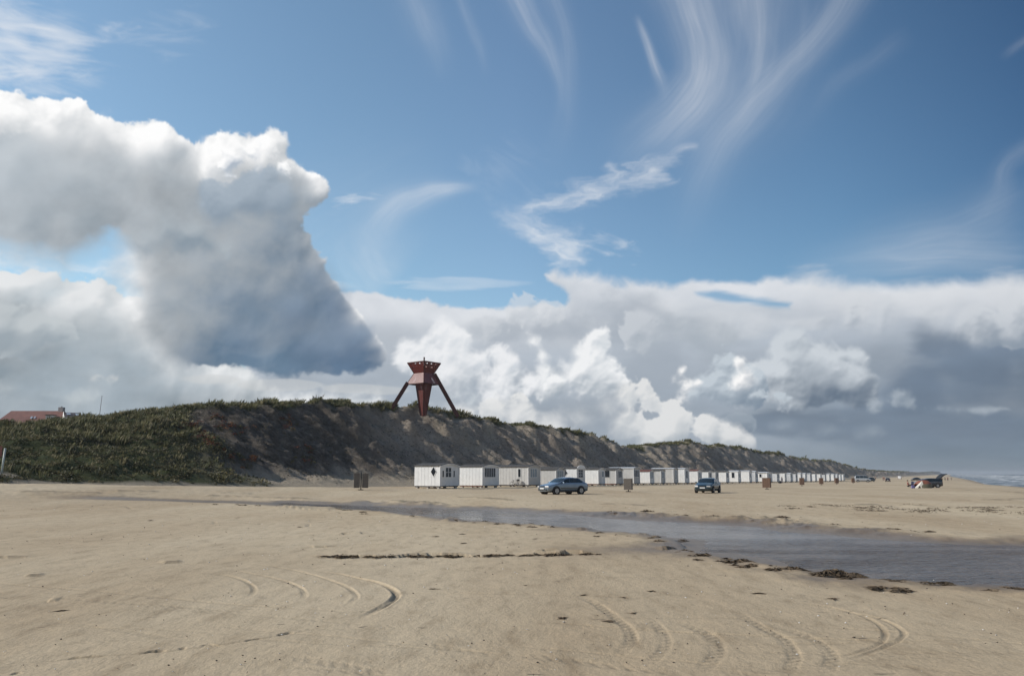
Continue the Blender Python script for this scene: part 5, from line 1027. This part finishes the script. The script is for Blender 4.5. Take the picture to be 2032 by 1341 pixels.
# ---------------------------------------------------------------- vehicles
def paint(name, c, m=.5): return mat(name, c, .28, metal=m, coat=.8, var=.04, scale=2)
M_TYRE = mat('tyre_rubber', (.018, .018, .018), .85, var=.2, scale=20); M_RIM = mat('alloy_rim', (.42, .43, .45), .3, metal=.8, var=.05); M_GLASS = mat('tinted_car_glass', (.012, .018, .02), .06, spec=.8)
M_LAMP = mat('headlamp_glass', (.75, .76, .78), .1, metal=.4, spec=.8); M_RED = mat('tail_lamp', (.35, .02, .015), .2); M_PLAS = mat('black_plastic', (.02, .02, .022), .55); M_PLATE = mat('number_plate_white', (.75, .75, .73), .5)
def car(name, label, pm, st, L, Wd, glass_x, tail=None, arch=(1.33, -1.27), wr=.31, cat='car', side_split=(-.12,)):
    """st: stations (x, top height, belt height, half width); glass_x: (screen base, screen top, rear glass top, rear glass base)"""
    root = empty(name); tag(root, label, cat)
    zb = .24; rings = []; roofz = max(s[1] for s in st)
    def ring(s):
        x, zt, be, w = s; f = max(0, min(1, (zt-be)/(roofz-.95))); yr = w*(.95-.17*f)
        return [(0, zb), (w*.86, zb), (w*.97, zb+.12), (w, zb+.33), (w*.985, be-.06), (w*.955, be), (yr, max(zt-.07, be+.005)), (yr*.88, zt-.005), (0, zt+.025)]
    for s in st:
        r = ring(s); rings.append([(s[0], y, z) for y, z in r]+[(s[0], -y, z) for y, z in r[-2:0:-1]])
    n = len(rings[0]); vs = [p for r in rings for p in r]; fs = [(i*n+j, i*n+(j+1) % n, (i+1)*n+(j+1) % n, (i+1)*n+j) for i in range(len(rings)-1) for j in range(n)]+[tuple(range(n))[::-1], tuple((len(rings)-1)*n+j for j in range(n))]
    m = MB().add(vs, fs); m.build('body', pm, root, smooth=True, subd=1)
    X = np.array([s[0] for s in st]); o_ = np.argsort(X)
    def at(x, k): return float(np.interp(x, X[o_], np.array([s[k] for s in st])[o_]))
    def side(x, z, off=.02):
        zt, be, w = at(x, 1), at(x, 2), at(x, 3); f = max(0, min(1, (zt-be)/(roofz-.95))); yr = w*(.95-.17*f); t = max(0, min(1, (z-be)/max(.05, zt-.07-be))); return w*.955*(1-t)+yr*t+off
    b0, t0, t1, b1 = glass_x
    def side_pane(xa, xb, sgn):
        xs = np.linspace(xa, xb, 9); g = MB(); v = []
        for x in xs:
            lo = at(x, 2)+.035; hi = max(lo+.01, at(x, 1)-.10); v += [(x, sgn*side(x, lo), lo), (x, sgn*side(x, (lo+hi)/2), (lo+hi)/2), (x, sgn*side(x, hi), hi)]
        fs_ = [(3*i+j, 3*i+3+j, 3*i+4+j, 3*i+1+j) for i in range(8) for j in range(2)]; g.add(v, fs_); return g
    for sgn in (1, -1):
        edges = [b0-.16]+list(side_split)+[b1+.22]
        for i in range(len(edges)-1): side_pane(edges[i]-.03, edges[i+1]+.03, sgn).build('side_window', M_GLASS, root, smooth=True)
    for nm, xa, xb in (('windscreen', b0-.04, t0+.05), ('rear_window', b1+.04, t1-.05)):
        if xb is None: continue
        g = MB(); v = []
        for i in range(5):
            x = xa+(xb-xa)*i/4
            for j in range(7):
                q = -1+2*j/6; w = at(x, 3)*.74; v.append((x+(.03 if nm == 'windscreen' else -.03)*(1-.8*q*q)+(.012 if nm == 'windscreen' else -.012), q*w, at(x, 1)+.022-.03*q*q))
        g.add(v, [(7*i+j, 7*i+j+1, 7*i+j+8, 7*i+j+7) for i in range(4) for j in range(6)]).build(nm, M_GLASS, root, smooth=True)
    fx, rx = max(X), min(X); fw = at(fx-.12, 3)
    for sgn in (1, -1):
        hl = MB().box((fx-.07, sgn*fw*.74, .64), (.14, .36, .14), rz=sgn*.32).build('headlight', M_LAMP, root, bevel=.02); MB().box((rx+.03, sgn*at(rx+.1, 3)*.8, .78), (.10, .26, .16), rz=-sgn*.3).build('tail_light', M_RED, root, bevel=.02)
        MB().box((b0-.30, sgn*(at(b0-.3, 3)+.10), at(b0-.3, 2)+.07), (.10, .20, .12)).build('side_mirror', pm, root, bevel=.03)
        MB().box((0, sgn*(at(0, 3)+.006), .52), (1.7, .02, .045)).build('rubbing_strip', M_PLAS, root)
        for x in (.28, -.62): MB().box((x, sgn*(at(x, 3)+.01), .80), (.15, .03, .03)).build('door_handle', pm, root)
        for x in arch:
            w = at(x, 3); MB().disc((x, sgn*(w-.06), wr+.02), wr+.075, .15, 26).build('wheel_arch', M_PLAS, root)
            wh = MB().disc((x, sgn*(w-.055), wr), wr, .20, 26).build('wheel', M_TYRE, root, bevel=.0); rm = MB().disc((x, sgn*(w+.045), wr), wr*.62, .03, 20)
            rm.build('rim', M_RIM, wh); hub = MB()
            for k in range(5): t = k*2*math.pi/5; hub.bar((x+.05*math.cos(t), sgn*(w+.062), wr+.05*math.sin(t)), (x+wr*.55*math.cos(t+.3), sgn*(w+.062), wr+wr*.55*math.sin(t+.3)), .035, .012)
            hub.build('spokes', M_PLAS, wh)
    MB().box((fx-.01, 0, .40), (.06, fw*1.5, .10)).build('air_intake', M_PLAS, root); MB().box((fx+.01, 0, .66), (.04, .62, .09)).build('grille', M_PLAS, root); MB().box((fx+.035, 0, .50), (.02, .5, .10)).build('number_plate', M_PLATE, root); MB().box((rx-.01, 0, .62), (.03, .5, .11)).build('number_plate', M_PLATE, root)
    MB().box((0, 0, .24), (L*.86, Wd*.84, .12)).build('underbody', M_PLAS, root)
    return root
SED = [(2.16, .60, .56, .58), (2.08, .70, .66, .74), (1.85, .79, .75, .82), (1.35, .89, .84, .85), (.98, .965, .90, .86), (.62, 1.17, .92, .86), (.25, 1.345, .93, .86), (-.1, 1.40, .94, .86), (-.55, 1.415, .94, .86), (-.95, 1.37, .94, .86), (-1.30, 1.25, .94, .85), (-1.62, 1.09, .93, .84), (-1.85, .99, .92, .83), (-2.05, .955, .89, .80), (-2.14, .88, .82, .74), (-2.17, .60, .56, .70)]
c = car('parked_car', 'silver blue sedan parked in front of the cabins, nose to the left', paint('silver_blue_paint', (.20, .26, .33), .6), SED, 4.33, 1.72, (.98, .25, -.95, -1.72))
put(c, 1117, 980.3, math.atan2(-math.sin(math.radians(35)), -math.cos(math.radians(35)))); c.scale = (1.06, 1.06, 1.06)
HAT = [(2.10, .58, .54, .60), (2.02, .70, .65, .75), (1.8, .80, .75, .82), (1.35, .89, .84, .85), (.98, .97, .90, .86), (.6, 1.20, .92, .86), (.25, 1.36, .93, .86), (-.1, 1.415, .94, .86), (-.55, 1.42, .94, .86), (-.95, 1.38, .95, .86), (-1.35, 1.27, .95, .85), (-1.75, 1.08, .94, .84), (-1.98, .97, .90, .81), (-2.08, .86, .80, .76), (-2.1, .58, .54, .72)]
c = car('parked_car', 'dark teal rounded car standing on the sand facing the camera', paint('dark_teal_paint', (.012, .045, .06), .4), HAT, 4.2, 1.72, (.98, .25, -.95, -1.8), arch=(1.28, -1.25))
put(c, 1405, 977.3, math.atan2(-math.sin(math.radians(63)), -math.cos(math.radians(63)))); c.scale = (1.03, 1.03, 1.03)
EST = [(2.25, .60, .56, .60), (2.16, .72, .67, .76), (1.95, .82, .77, .83), (1.45, .91, .86, .86), (1.08, .98, .92, .87), (.70, 1.22, .94, .87), (.35, 1.39, .95, .87), (0, 1.455, .96, .87), (-.6, 1.48, .97, .87), (-1.2, 1.475, .97, .87), (-1.75, 1.43, .97, .86), (-1.98, 1.38, .97, .85), (-2.12, 1.12, .96, .84), (-2.22, .92, .88, .82), (-2.26, .60, .56, .78)]
c = car('estate_car', 'dark grey estate car with its tailgate raised, behind the beach tent', paint('dark_grey_paint', (.055, .06, .068), .5), EST, 4.5, 1.75, (1.08, .35, -1.9, -2.16), side_split=(-.1, -1.05), arch=(1.4, -1.33), wr=.33)
tg = MB(); P = [(-1.95, 1.47), (-2.25, 1.80), (-2.62, 2.06), (-3.05, 2.17), (-3.15, 2.14), (-3.02, 2.05), (-2.66, 1.93), (-2.33, 1.70), (-2.05, 1.40)]
tg.add([(x, y, z) for y in (-.72, .72) for x, z in P], [tuple(range(9))[::-1], tuple(range(9, 18))]+[(i, (i+1) % 9, 9+(i+1) % 9, 9+i) for i in range(9)]); tg.build('tailgate', M_PLAS, c)
MB().box((-2.19, 0, .98), (.10, 1.3, .78), rx=0).build('boot_opening', M_PLAS, c)
put(c, 1839, 967.2, math.pi+.03)
VAN = [(2.4, .7, .66, .72), (2.3, 1.0, .9, .84), (1.95, 1.15, 1.05, .88), (1.55, 1.75, 1.15, .90), (1.2, 2.02, 1.18, .91), (.5, 2.10, 1.18, .92), (-.6, 2.12, 1.18, .92), (-1.7, 2.10, 1.18, .92), (-2.2, 2.04, 1.16, .91), (-2.34, 1.75, 1.1, .90), (-2.4, .7, .66, .86)]
c = car('camper_van', 'pale grey van with dark side windows far off below the dunes', paint('pale_grey_paint', (.40, .42, .44), .2), VAN, 4.8, 1.86, (1.95, 1.3, -2.1, -2.3), side_split=(.3, -.9), arch=(1.5, -1.45), wr=.34, cat='van')
put(c, 1712, 956, math.radians(-18)); c.scale = (1.15, 1.15, 1.15)
c = car('parked_car', 'dark blue grey hatchback parked right beside the far pale van', paint('blue_grey_paint', (.05, .07, .085), .4), HAT, 4.2, 1.72, (.98, .25, -.95, -1.8)); put(c, 1725, 955, math.radians(200)); c.scale = (1.1, 1.1, 1.15)
c = car('parked_car', 'small dark car seen from behind between the far van and the tent', paint('blue_black_paint', (.02, .03, .04), .4), HAT, 4.2, 1.72, (.98, .25, -.95, -1.8)); put(c, 1762, 955.5, math.radians(65)); c.scale = (.98, .98, 1.03)
c = car('parked_car', 'dark low car on the horizon just left of the estate car', paint('black_paint', (.03, .028, .035), .4), SED, 4.3, 1.72, (.98, .25, -.95, -1.72)); put(c, 1817, 953.0, math.radians(190))
c = car('white_van', 'tiny white van on the horizon between the small dark car and the tent', paint('white_paint', (.75, .75, .75), .0), VAN, 4.8, 1.86, (1.95, 1.3, -2.1, -2.3), cat='van'); put(c, 1785.5, 950.3, math.radians(62)); c.scale = (.9, .9, .9)
# ---------------------------------------------------------------- people
SKIN = mat('skin', (.42, .26, .19), .6, var=.05)
def skinned(name, verts, edges, radii, m, parent):
    me = bpy.data.meshes.new(name); me.from_pydata(verts, edges, []); o = bpy.data.objects.new(name, me); COL.objects.link(o); o.parent = parent; me.materials.append(m)
    md = o.modifiers.new('skin', 'SKIN'); md.use_smooth_shade = True; sv = me.skin_vertices[0].data
    for i, r in enumerate(radii): sv[i].radius = (r, r)
    sv[0].use_root = True; o.modifiers.new('sub', 'SUBSURF').render_levels = 1; return o
def person(label, top, legs, hair, pose='stand', h=1.75, group=None):
    root = empty('person'); tag(root, label, 'person', group); k = h/1.75
    if pose == 'sit': hip, kn, an, ch, nk, hd = (0, 0, .36), (.40, .46), (.62, .08), (-.06, 0, .72), (-.05, 0, .90), (-.02, 0, 1.06)
    else: hip, kn, an, ch, nk, hd = (0, 0, .93), (.03, .50), (0, .09), (0, 0, 1.28), (0, 0, 1.47), (.02, 0, 1.60)
    V = [hip, ((hip[0]+ch[0])/2, 0, (hip[2]+ch[2])/2), ch, nk, hd, (hd[0]+.01, 0, hd[2]+.09)]; R = [.13, .12, .14, .055, .085, .07]; E = [(0, 1), (1, 2), (2, 3), (3, 4), (4, 5)]
    LV, LR, LE = [hip], [.14], []; TV, TR, TE = [ch, (hip[0], 0, hip[2]+.06)], [.165, .15], [(0, 1)]; walk = .16 if pose == 'walk' else .03
    for s in (1, -1):
        kx = kn[0]+(walk*s*.6 if pose != 'sit' else 0); ax = an[0]+(walk*s if pose != 'sit' else 0); b = len(V)
        V += [(hip[0]+.02, s*.09, hip[2]-.05), (kx, s*.11, kn[1]), (ax, s*.11, an[1]), (ax+.16, s*.13, an[1]-.045)]; R += [.085, .055, .04, .035]; E += [(0, b), (b, b+1), (b+1, b+2), (b+2, b+3)]
        b = len(LV); LV += [(hip[0]+.02, s*.09, hip[2]-.05), (kx, s*.11, kn[1]), (ax, s*.11, an[1]+.05)]; LR += [.10, .072, .06]; LE += [(0, b), (b, b+1), (b+1, b+2)]
        el = (ch[0]-.06+(.1 if pose == 'sit' else -walk*s*.5), s*.27, ch[2]-.16); wr_ = (ch[0]+(.28 if pose == 'sit' else .06-walk*s*.6), s*.25, ch[2]-.36); b = len(V)
        V += [(ch[0], s*.18, ch[2]+.10), el, wr_, (wr_[0]+.06, s*.24, wr_[2]-.07), (wr_[0]+.09, s*.235, wr_[2]-.13)]; R += [.06, .042, .03, .036, .022]; E += [(2, b), (b, b+1), (b+1, b+2), (b+2, b+3), (b+3, b+4)]
        b = len(TV); TV += [(ch[0], s*.18, ch[2]+.10), el, wr_]; TR += [.075, .058, .045]; TE += [(0, b), (b, b+1), (b+1, b+2)]
    S = lambda vs: [tuple(c*k for c in v) for v in vs]
    skinned('body', S(V), E, [r*k for r in R], SKIN, root); skinned('jacket', S(TV), TE, [r*k for r in TR], top, root); skinned('trousers', S(LV), LE, [r*k for r in LR], legs, root)
    hb = bmesh.new(); bmesh.ops.create_icosphere(hb, subdivisions=2, radius=.105*k, matrix=Matrix.Translation(((hd[0]-.025)*k, 0, (hd[2]+.055)*k))); me = bpy.data.meshes.new('hair'); hb.to_mesh(me); hb.free(); me.materials.append(hair)
    me.polygons.foreach_set('use_smooth', [True]*len(me.polygons)); ho = bpy.data.objects.new('hair', me); COL.objects.link(ho); ho.parent = root; return root
C = lambda n, c: mat(n, c, .85, var=.1, scale=8)
BLK, NAVY, GRN, REDC, BLUE, GREY, BRN = C('black_cloth', (.02, .02, .022)), C('navy_cloth', (.02, .025, .06)), C('olive_cloth', (.04, .05, .03)), C('maroon_cloth', (.16, .04, .04)), C('blue_cloth', (.07, .20, .34)), C('grey_cloth', (.18, .18, .18)), C('brown_hair', (.05, .03, .02))
put(person('person in dark red top and dark trousers seated left of the beach tent', REDC, BLK, BRN, 'sit'), 1802.5, 967.6, -.15)
put(person('person in blue jacket standing before the far cabins', BLUE, NAVY, BRN), 1552, 958.5, -1.2)
put(person('person in olive jacket walking by the raised tailgate, left of two', GRN, BLK, BLK, 'walk', group='walkers on the far strand'), 1866, 956, 1.2); put(person('person in dark jacket walking by the raised tailgate, right of two', BLK, GRN, BRN, 'walk', group='walkers on the far strand'), 1869.7, 956.5, 1.2)
put(person('person in dark red coat walking on the far strand towards the surf', REDC, BLK, BLK, 'walk', group='walkers on the far strand'), 1881, 954.2, 1.2); put(person('person in grey on the far strand, rightmost and nearest the surf', GREY, GREY, BRN, 'walk', group='walkers on the far strand'), 1888, 953.2, 1.0); put(person('person in grey left of the maroon coated walker on the far strand', GREY, BLK, BRN, 'walk', group='walkers on the far strand'), 1875.5, 953.5, 1.0)
put(person('person in maroon jacket standing left of the small dark car', REDC, REDC, BRN), 1755, 953.4, 0); put(person('person in reddish top nearest the left side of the small dark car', REDC, BLK, BLK), 1752.7, 953.2, .5)
put(person('person in black walking right of the pale van and the hatchback', BLK, BLK, BRN, 'walk'), 1737.5, 952.4, .4)
# ---------------------------------------------------------------- beach tent and its things
def tent():
    root = empty('beach_tent'); tag(root, 'small rust brown and white beach tent pitched before the estate car', 'beach tent'); br = mat('rust_nylon', (.24, .085, .05), .6, var=.15, scale=3); ol = mat('olive_nylon', (.13, .115, .075), .7, var=.15, scale=3); wh = mat('white_nylon', (.72, .68, .60), .6, var=.05)
    W, Dp, H = 1.3, 1.0, 1.05
    def dome(u0, u1, v0, v1, m, name):
        g = MB(); nu, nv = 12, 8; v = []
        for i in range(nu+1):
            a = math.pi*(u0+(u1-u0)*i/nu)
            for j in range(nv+1):
                b = math.pi/2*(v0+(v1-v0)*j/nv); v.append((W/1.15*(math.cos(b)**.85)*math.cos(a)+.2*math.sin(b), -Dp*math.cos(b)*math.sin(a), H*math.sin(b)**.85))
        g.add(v, [(i*(nv+1)+j, (i+1)*(nv+1)+j, (i+1)*(nv+1)+j+1, i*(nv+1)+j+1) for i in range(nu) for j in range(nv)]); return g.build(name, m, root, smooth=True)
    dome(0, 1, .30, 1, br, 'canopy'); dome(0, .72, 0, .31, ol, 'lower_wall')
    w = MB(); w.add([(-1.30, -.55, 0), (-.35, -.75, .98), (-.18, -.95, 0), (-.55, -.9, 0), (-.72, -.82, .36), (-.92, -.72, 0)], [(0, 1, 4, 5), (1, 2, 3, 4)]); w.build('door_flap', wh, root); dome(1, 2, 0, 1, br, 'rear_wall')
    return root
tn = put(tent(), 1830.5, 968.2, 0); tn.scale = (1.2, 1.2, 1.15)
def camp_chair(label, cm):
    root = empty('camping_chair'); tag(root, label, 'camping chair'); MB().box((0, 0, .42), (.52, .5, .03)).build('seat', cm, root); MB().box((.25, 0, .72), (.04, .5, .55)).build('backrest', cm, root); f = MB()
    for x in (-.24, .24):
        for y in (-.24, .24): f.tube([(x, y, 0), (-x*.9, y, .42)], .014, 6)
    f.build('frame', M_RIM, root)
    for y in (-.27, .27): MB().bar((-.24, y, .60), (.26, y, .60), .05, .03).build('armrest', M_PLAS, root)
    return root
put(camp_chair('dark blue folding chair between the seated person and the tent', NAVY), 1809, 967.4, .3)
bag = empty('beach_bag'); tag(bag, 'lilac and dark blue bag on the sand beside the tent door', 'bag'); MB().box((0, 0, .22), (.55, .32, .44), taper=.75).build('bag_body', mat('lilac_cloth', (.16, .14, .30), .8, var=.2), bag, bevel=.06); MB().ring((0, 0, .44), .13, .018, 'Y', 14, 6).build('handle', BLK, bag); put(bag, 1812, 968.4)
cb = empty('cool_box'); tag(cb, 'dark box on the sand left of the person in blue', 'box'); MB().box((0, 0, .3), (.62, .45, .6)).build('box_body', BLK, cb, bevel=.04); MB().box((0, 0, .63), (.66, .48, .07)).build('lid', GREY, cb); put(cb, 1548, 958.8)
# ---------------------------------------------------------------- drift line
WEED = np.array([(.07, .05, .032), (.10, .07, .042), (.05, .038, .027), (.15, .11, .07)]); WMAT = attr_mat('seaweed', .8, .05)
def strands(cx, cy, z, rx, ry, h, n, rng):
    a = rng.uniform(0, 2*math.pi, n); r = np.sqrt(rng.uniform(0, 1, n)); x = cx+rx*r*np.cos(a); y = cy+ry*r*np.sin(a); dz = h*np.clip(1-r**2, .1, 1)*rng.uniform(.2, 1, n)
    t = rng.uniform(0, 2*math.pi, n); l = rng.uniform(.04, .16, n); w = rng.uniform(.008, .02, n); dx, dy = np.cos(t)*l, np.sin(t)*l
    V = np.stack([np.stack([x-dx, y-dy, z+dz*.4], 1), np.stack([x+w, y, z+dz+.015], 1), np.stack([x+dx, y+dy, z+dz*.5], 1), np.stack([x-w, y, z+dz], 1)], 1).reshape(-1, 3)
    c = WEED[rng.randint(0, 4, n)]; return V, np.arange(len(V)).reshape(-1, 4), np.repeat(c, 4, 0)
BIG = [(1100, 1102, .42, .10, .09, 'dark seaweed clump on the long dark ledge, left of centre water bend'), (1472, 1114, .30, .10, .10, 'small brown seaweed clump at the near water edge, left one of the near edge'), (1570, 1131, .42, .12, .11, 'brown seaweed heap at the near water edge, middle one'), (1655, 1138, .40, .16, .13, 'spiky brown seaweed heap at the near water edge, left half of the right pair'), (1692, 1143, .26, .10, .10, 'low brown seaweed heap at the near water edge, right half of the right pair'),
       (1215, 1017, .55, .3, .13, 'dark clod of seaweed on the far bank, leftmost there'), (1284, 1015, .5, .3, .14, 'dark clod of seaweed on the far bank, second from left'), (1458, 1028, .75, .4, .15, 'largest dark clod of seaweed on the far bank'), (1552, 1026, .4, .3, .10, 'small clod of seaweed on the far bank right of the largest'), (902, 1033, .30, .2, .07, 'flat dark seaweed patch at the near edge of the narrow stream')]
for px, py, rx, ry, h, lab in BIG:
    x, y = plane_hit(px, py); rg = np.random.RandomState(px); V, Fq, c = strands(0, 0, -.02, rx*.75, ry*1.5, h*.8, 260, rg); o = fast_mesh('seaweed_clump', V, Fq, WMAT, False, {'tint': c}); o.location = (x, y, float(base_z(x, y))+.0); tag(o, lab, 'seaweed', 'seaweed clumps along the stream')
rg = np.random.RandomState(3); parts = []
def along(pts, n, wob, h=.03, rx=.1, ry=.08, k=18):
    P = [plane_hit(*p) for p in pts]
    for _ in range(n):
        i = rg.randint(len(P)-1); t = rg.uniform(); x = P[i][0]*(1-t)+P[i+1][0]*t+rg.normal()*wob; y = P[i][1]*(1-t)+P[i+1][1]*t+rg.normal()*wob
        s = rg.uniform(.4, 1.3); parts.append(strands(x, y, float(base_z(x, y)), rx*s, ry*s*1.5, h*s, k, rg))
along([(640, 1104), (780, 1104), (950, 1104), (1060, 1102), (1200, 1100)], 60, .10); along([(1190, 1016), (1300, 1020), (1450, 1029), (1560, 1036), (1700, 1048), (1870, 1056)], 70, .35, .05, .18, .18, 24)
along([(1350, 1092), (1400, 1108), (1480, 1122), (1560, 1134), (1700, 1146)], 34, .15, .04); along([(1700, 1146), (1850, 1158), (2032, 1174)], 16, .2, .02); along([(420, 1000), (660, 1010), (900, 1032), (1160, 1052), (1350, 1078)], 40, .3, .05, .14, .12)
along([(300, 1030), (700, 1060), (1000, 1060)], 8, 1.5, .02, .08, .05, 8); along([(200, 1200), (900, 1180), (1900, 1220)], 12, 1.2, .008, .03, .02, 5); along([(1720, 1165), (1790, 1170)], 8, .15, .02); along([(1650, 1005), (1900, 1012), (2032, 1010)], 40, 2.0, .10, .7, .5, 30); along([(0, 962), (300, 968), (700, 968)], 26, .5, .08, .3, .3, 24)
V, Fq, c = merge(parts); tag(fast_mesh('drift_debris', V, Fq, WMAT, False, {'tint': c}), 'scattered dark seaweed shreds lying on the sand', 'debris', kind='stuff')
def grit(n, cols, smin, smax, seed):
    rg = np.random.RandomState(seed); r = 6*np.exp(rg.uniform(0, 1, n)*math.log(9)); th = rg.uniform(math.radians(-38), math.radians(38), n); x = r*np.sin(th); y = r*np.cos(th); sd = polysdf(x, y, STREAM); k = sd < -.25; x, y = x[k], y[k]; n = len(x); s = rg.uniform(smin, smax, n)*(y/12)**.5
    z = base_z(x, y); ico = np.array([(1, 0, 0), (-1, 0, 0), (0, 1, 0), (0, -1, 0), (0, 0, .6), (0, 0, -.6)]); fc = np.array([(0, 2, 4), (2, 1, 4), (1, 3, 4), (3, 0, 4), (2, 0, 5), (1, 2, 5), (3, 1, 5), (0, 3, 5)])
    V = (ico[None]*s[:, None, None]*rg.uniform(.6, 1.5, (n, 6, 1))+np.stack([x, y, z+s*.25], 1)[:, None]).reshape(-1, 3); Fq = (fc[None]+np.arange(n)[:, None, None]*6).reshape(-1, 3); c = np.repeat(cols[rg.randint(0, len(cols), n)], 6, 0)
    return V, Fq, c
V, Fq, c = grit(1500, np.array([(.5, .47, .42), (.06, .05, .04), (.10, .08, .06), (.2, .16, .12), (.7, .68, .64)]), .006, .016, 8)
tag(fast_mesh('shell_grit', V, Fq, attr_mat('shell_grit', .7, 0), False, {'tint': c}, tri=True), 'scattered shell fragments and dark pebbles on the sand', 'shells', kind='stuff')
# ---------------------------------------------------------------- haze
def haze():
    o = MB().box((0, 0, 14.5), (24600, 24600, 36)).build('haze', None or bpy.data.materials.new('haze')); m = o.data.materials[0]; m.use_nodes = True; nt = m.node_tree; nt.nodes.clear(); out = nt.nodes.new('ShaderNodeOutputMaterial'); v = nt.nodes.new('ShaderNodeVolumePrincipled')
    v.inputs['Color'].default_value = (.86, .90, .95, 1); v.inputs['Density'].default_value = HAZE; v.inputs['Anisotropy'].default_value = .2; nt.links.new(v.outputs[0], out.inputs['Volume']); tag(o, 'thin salt haze over the far strand', kind='stuff')
HAZE = .00016
haze()
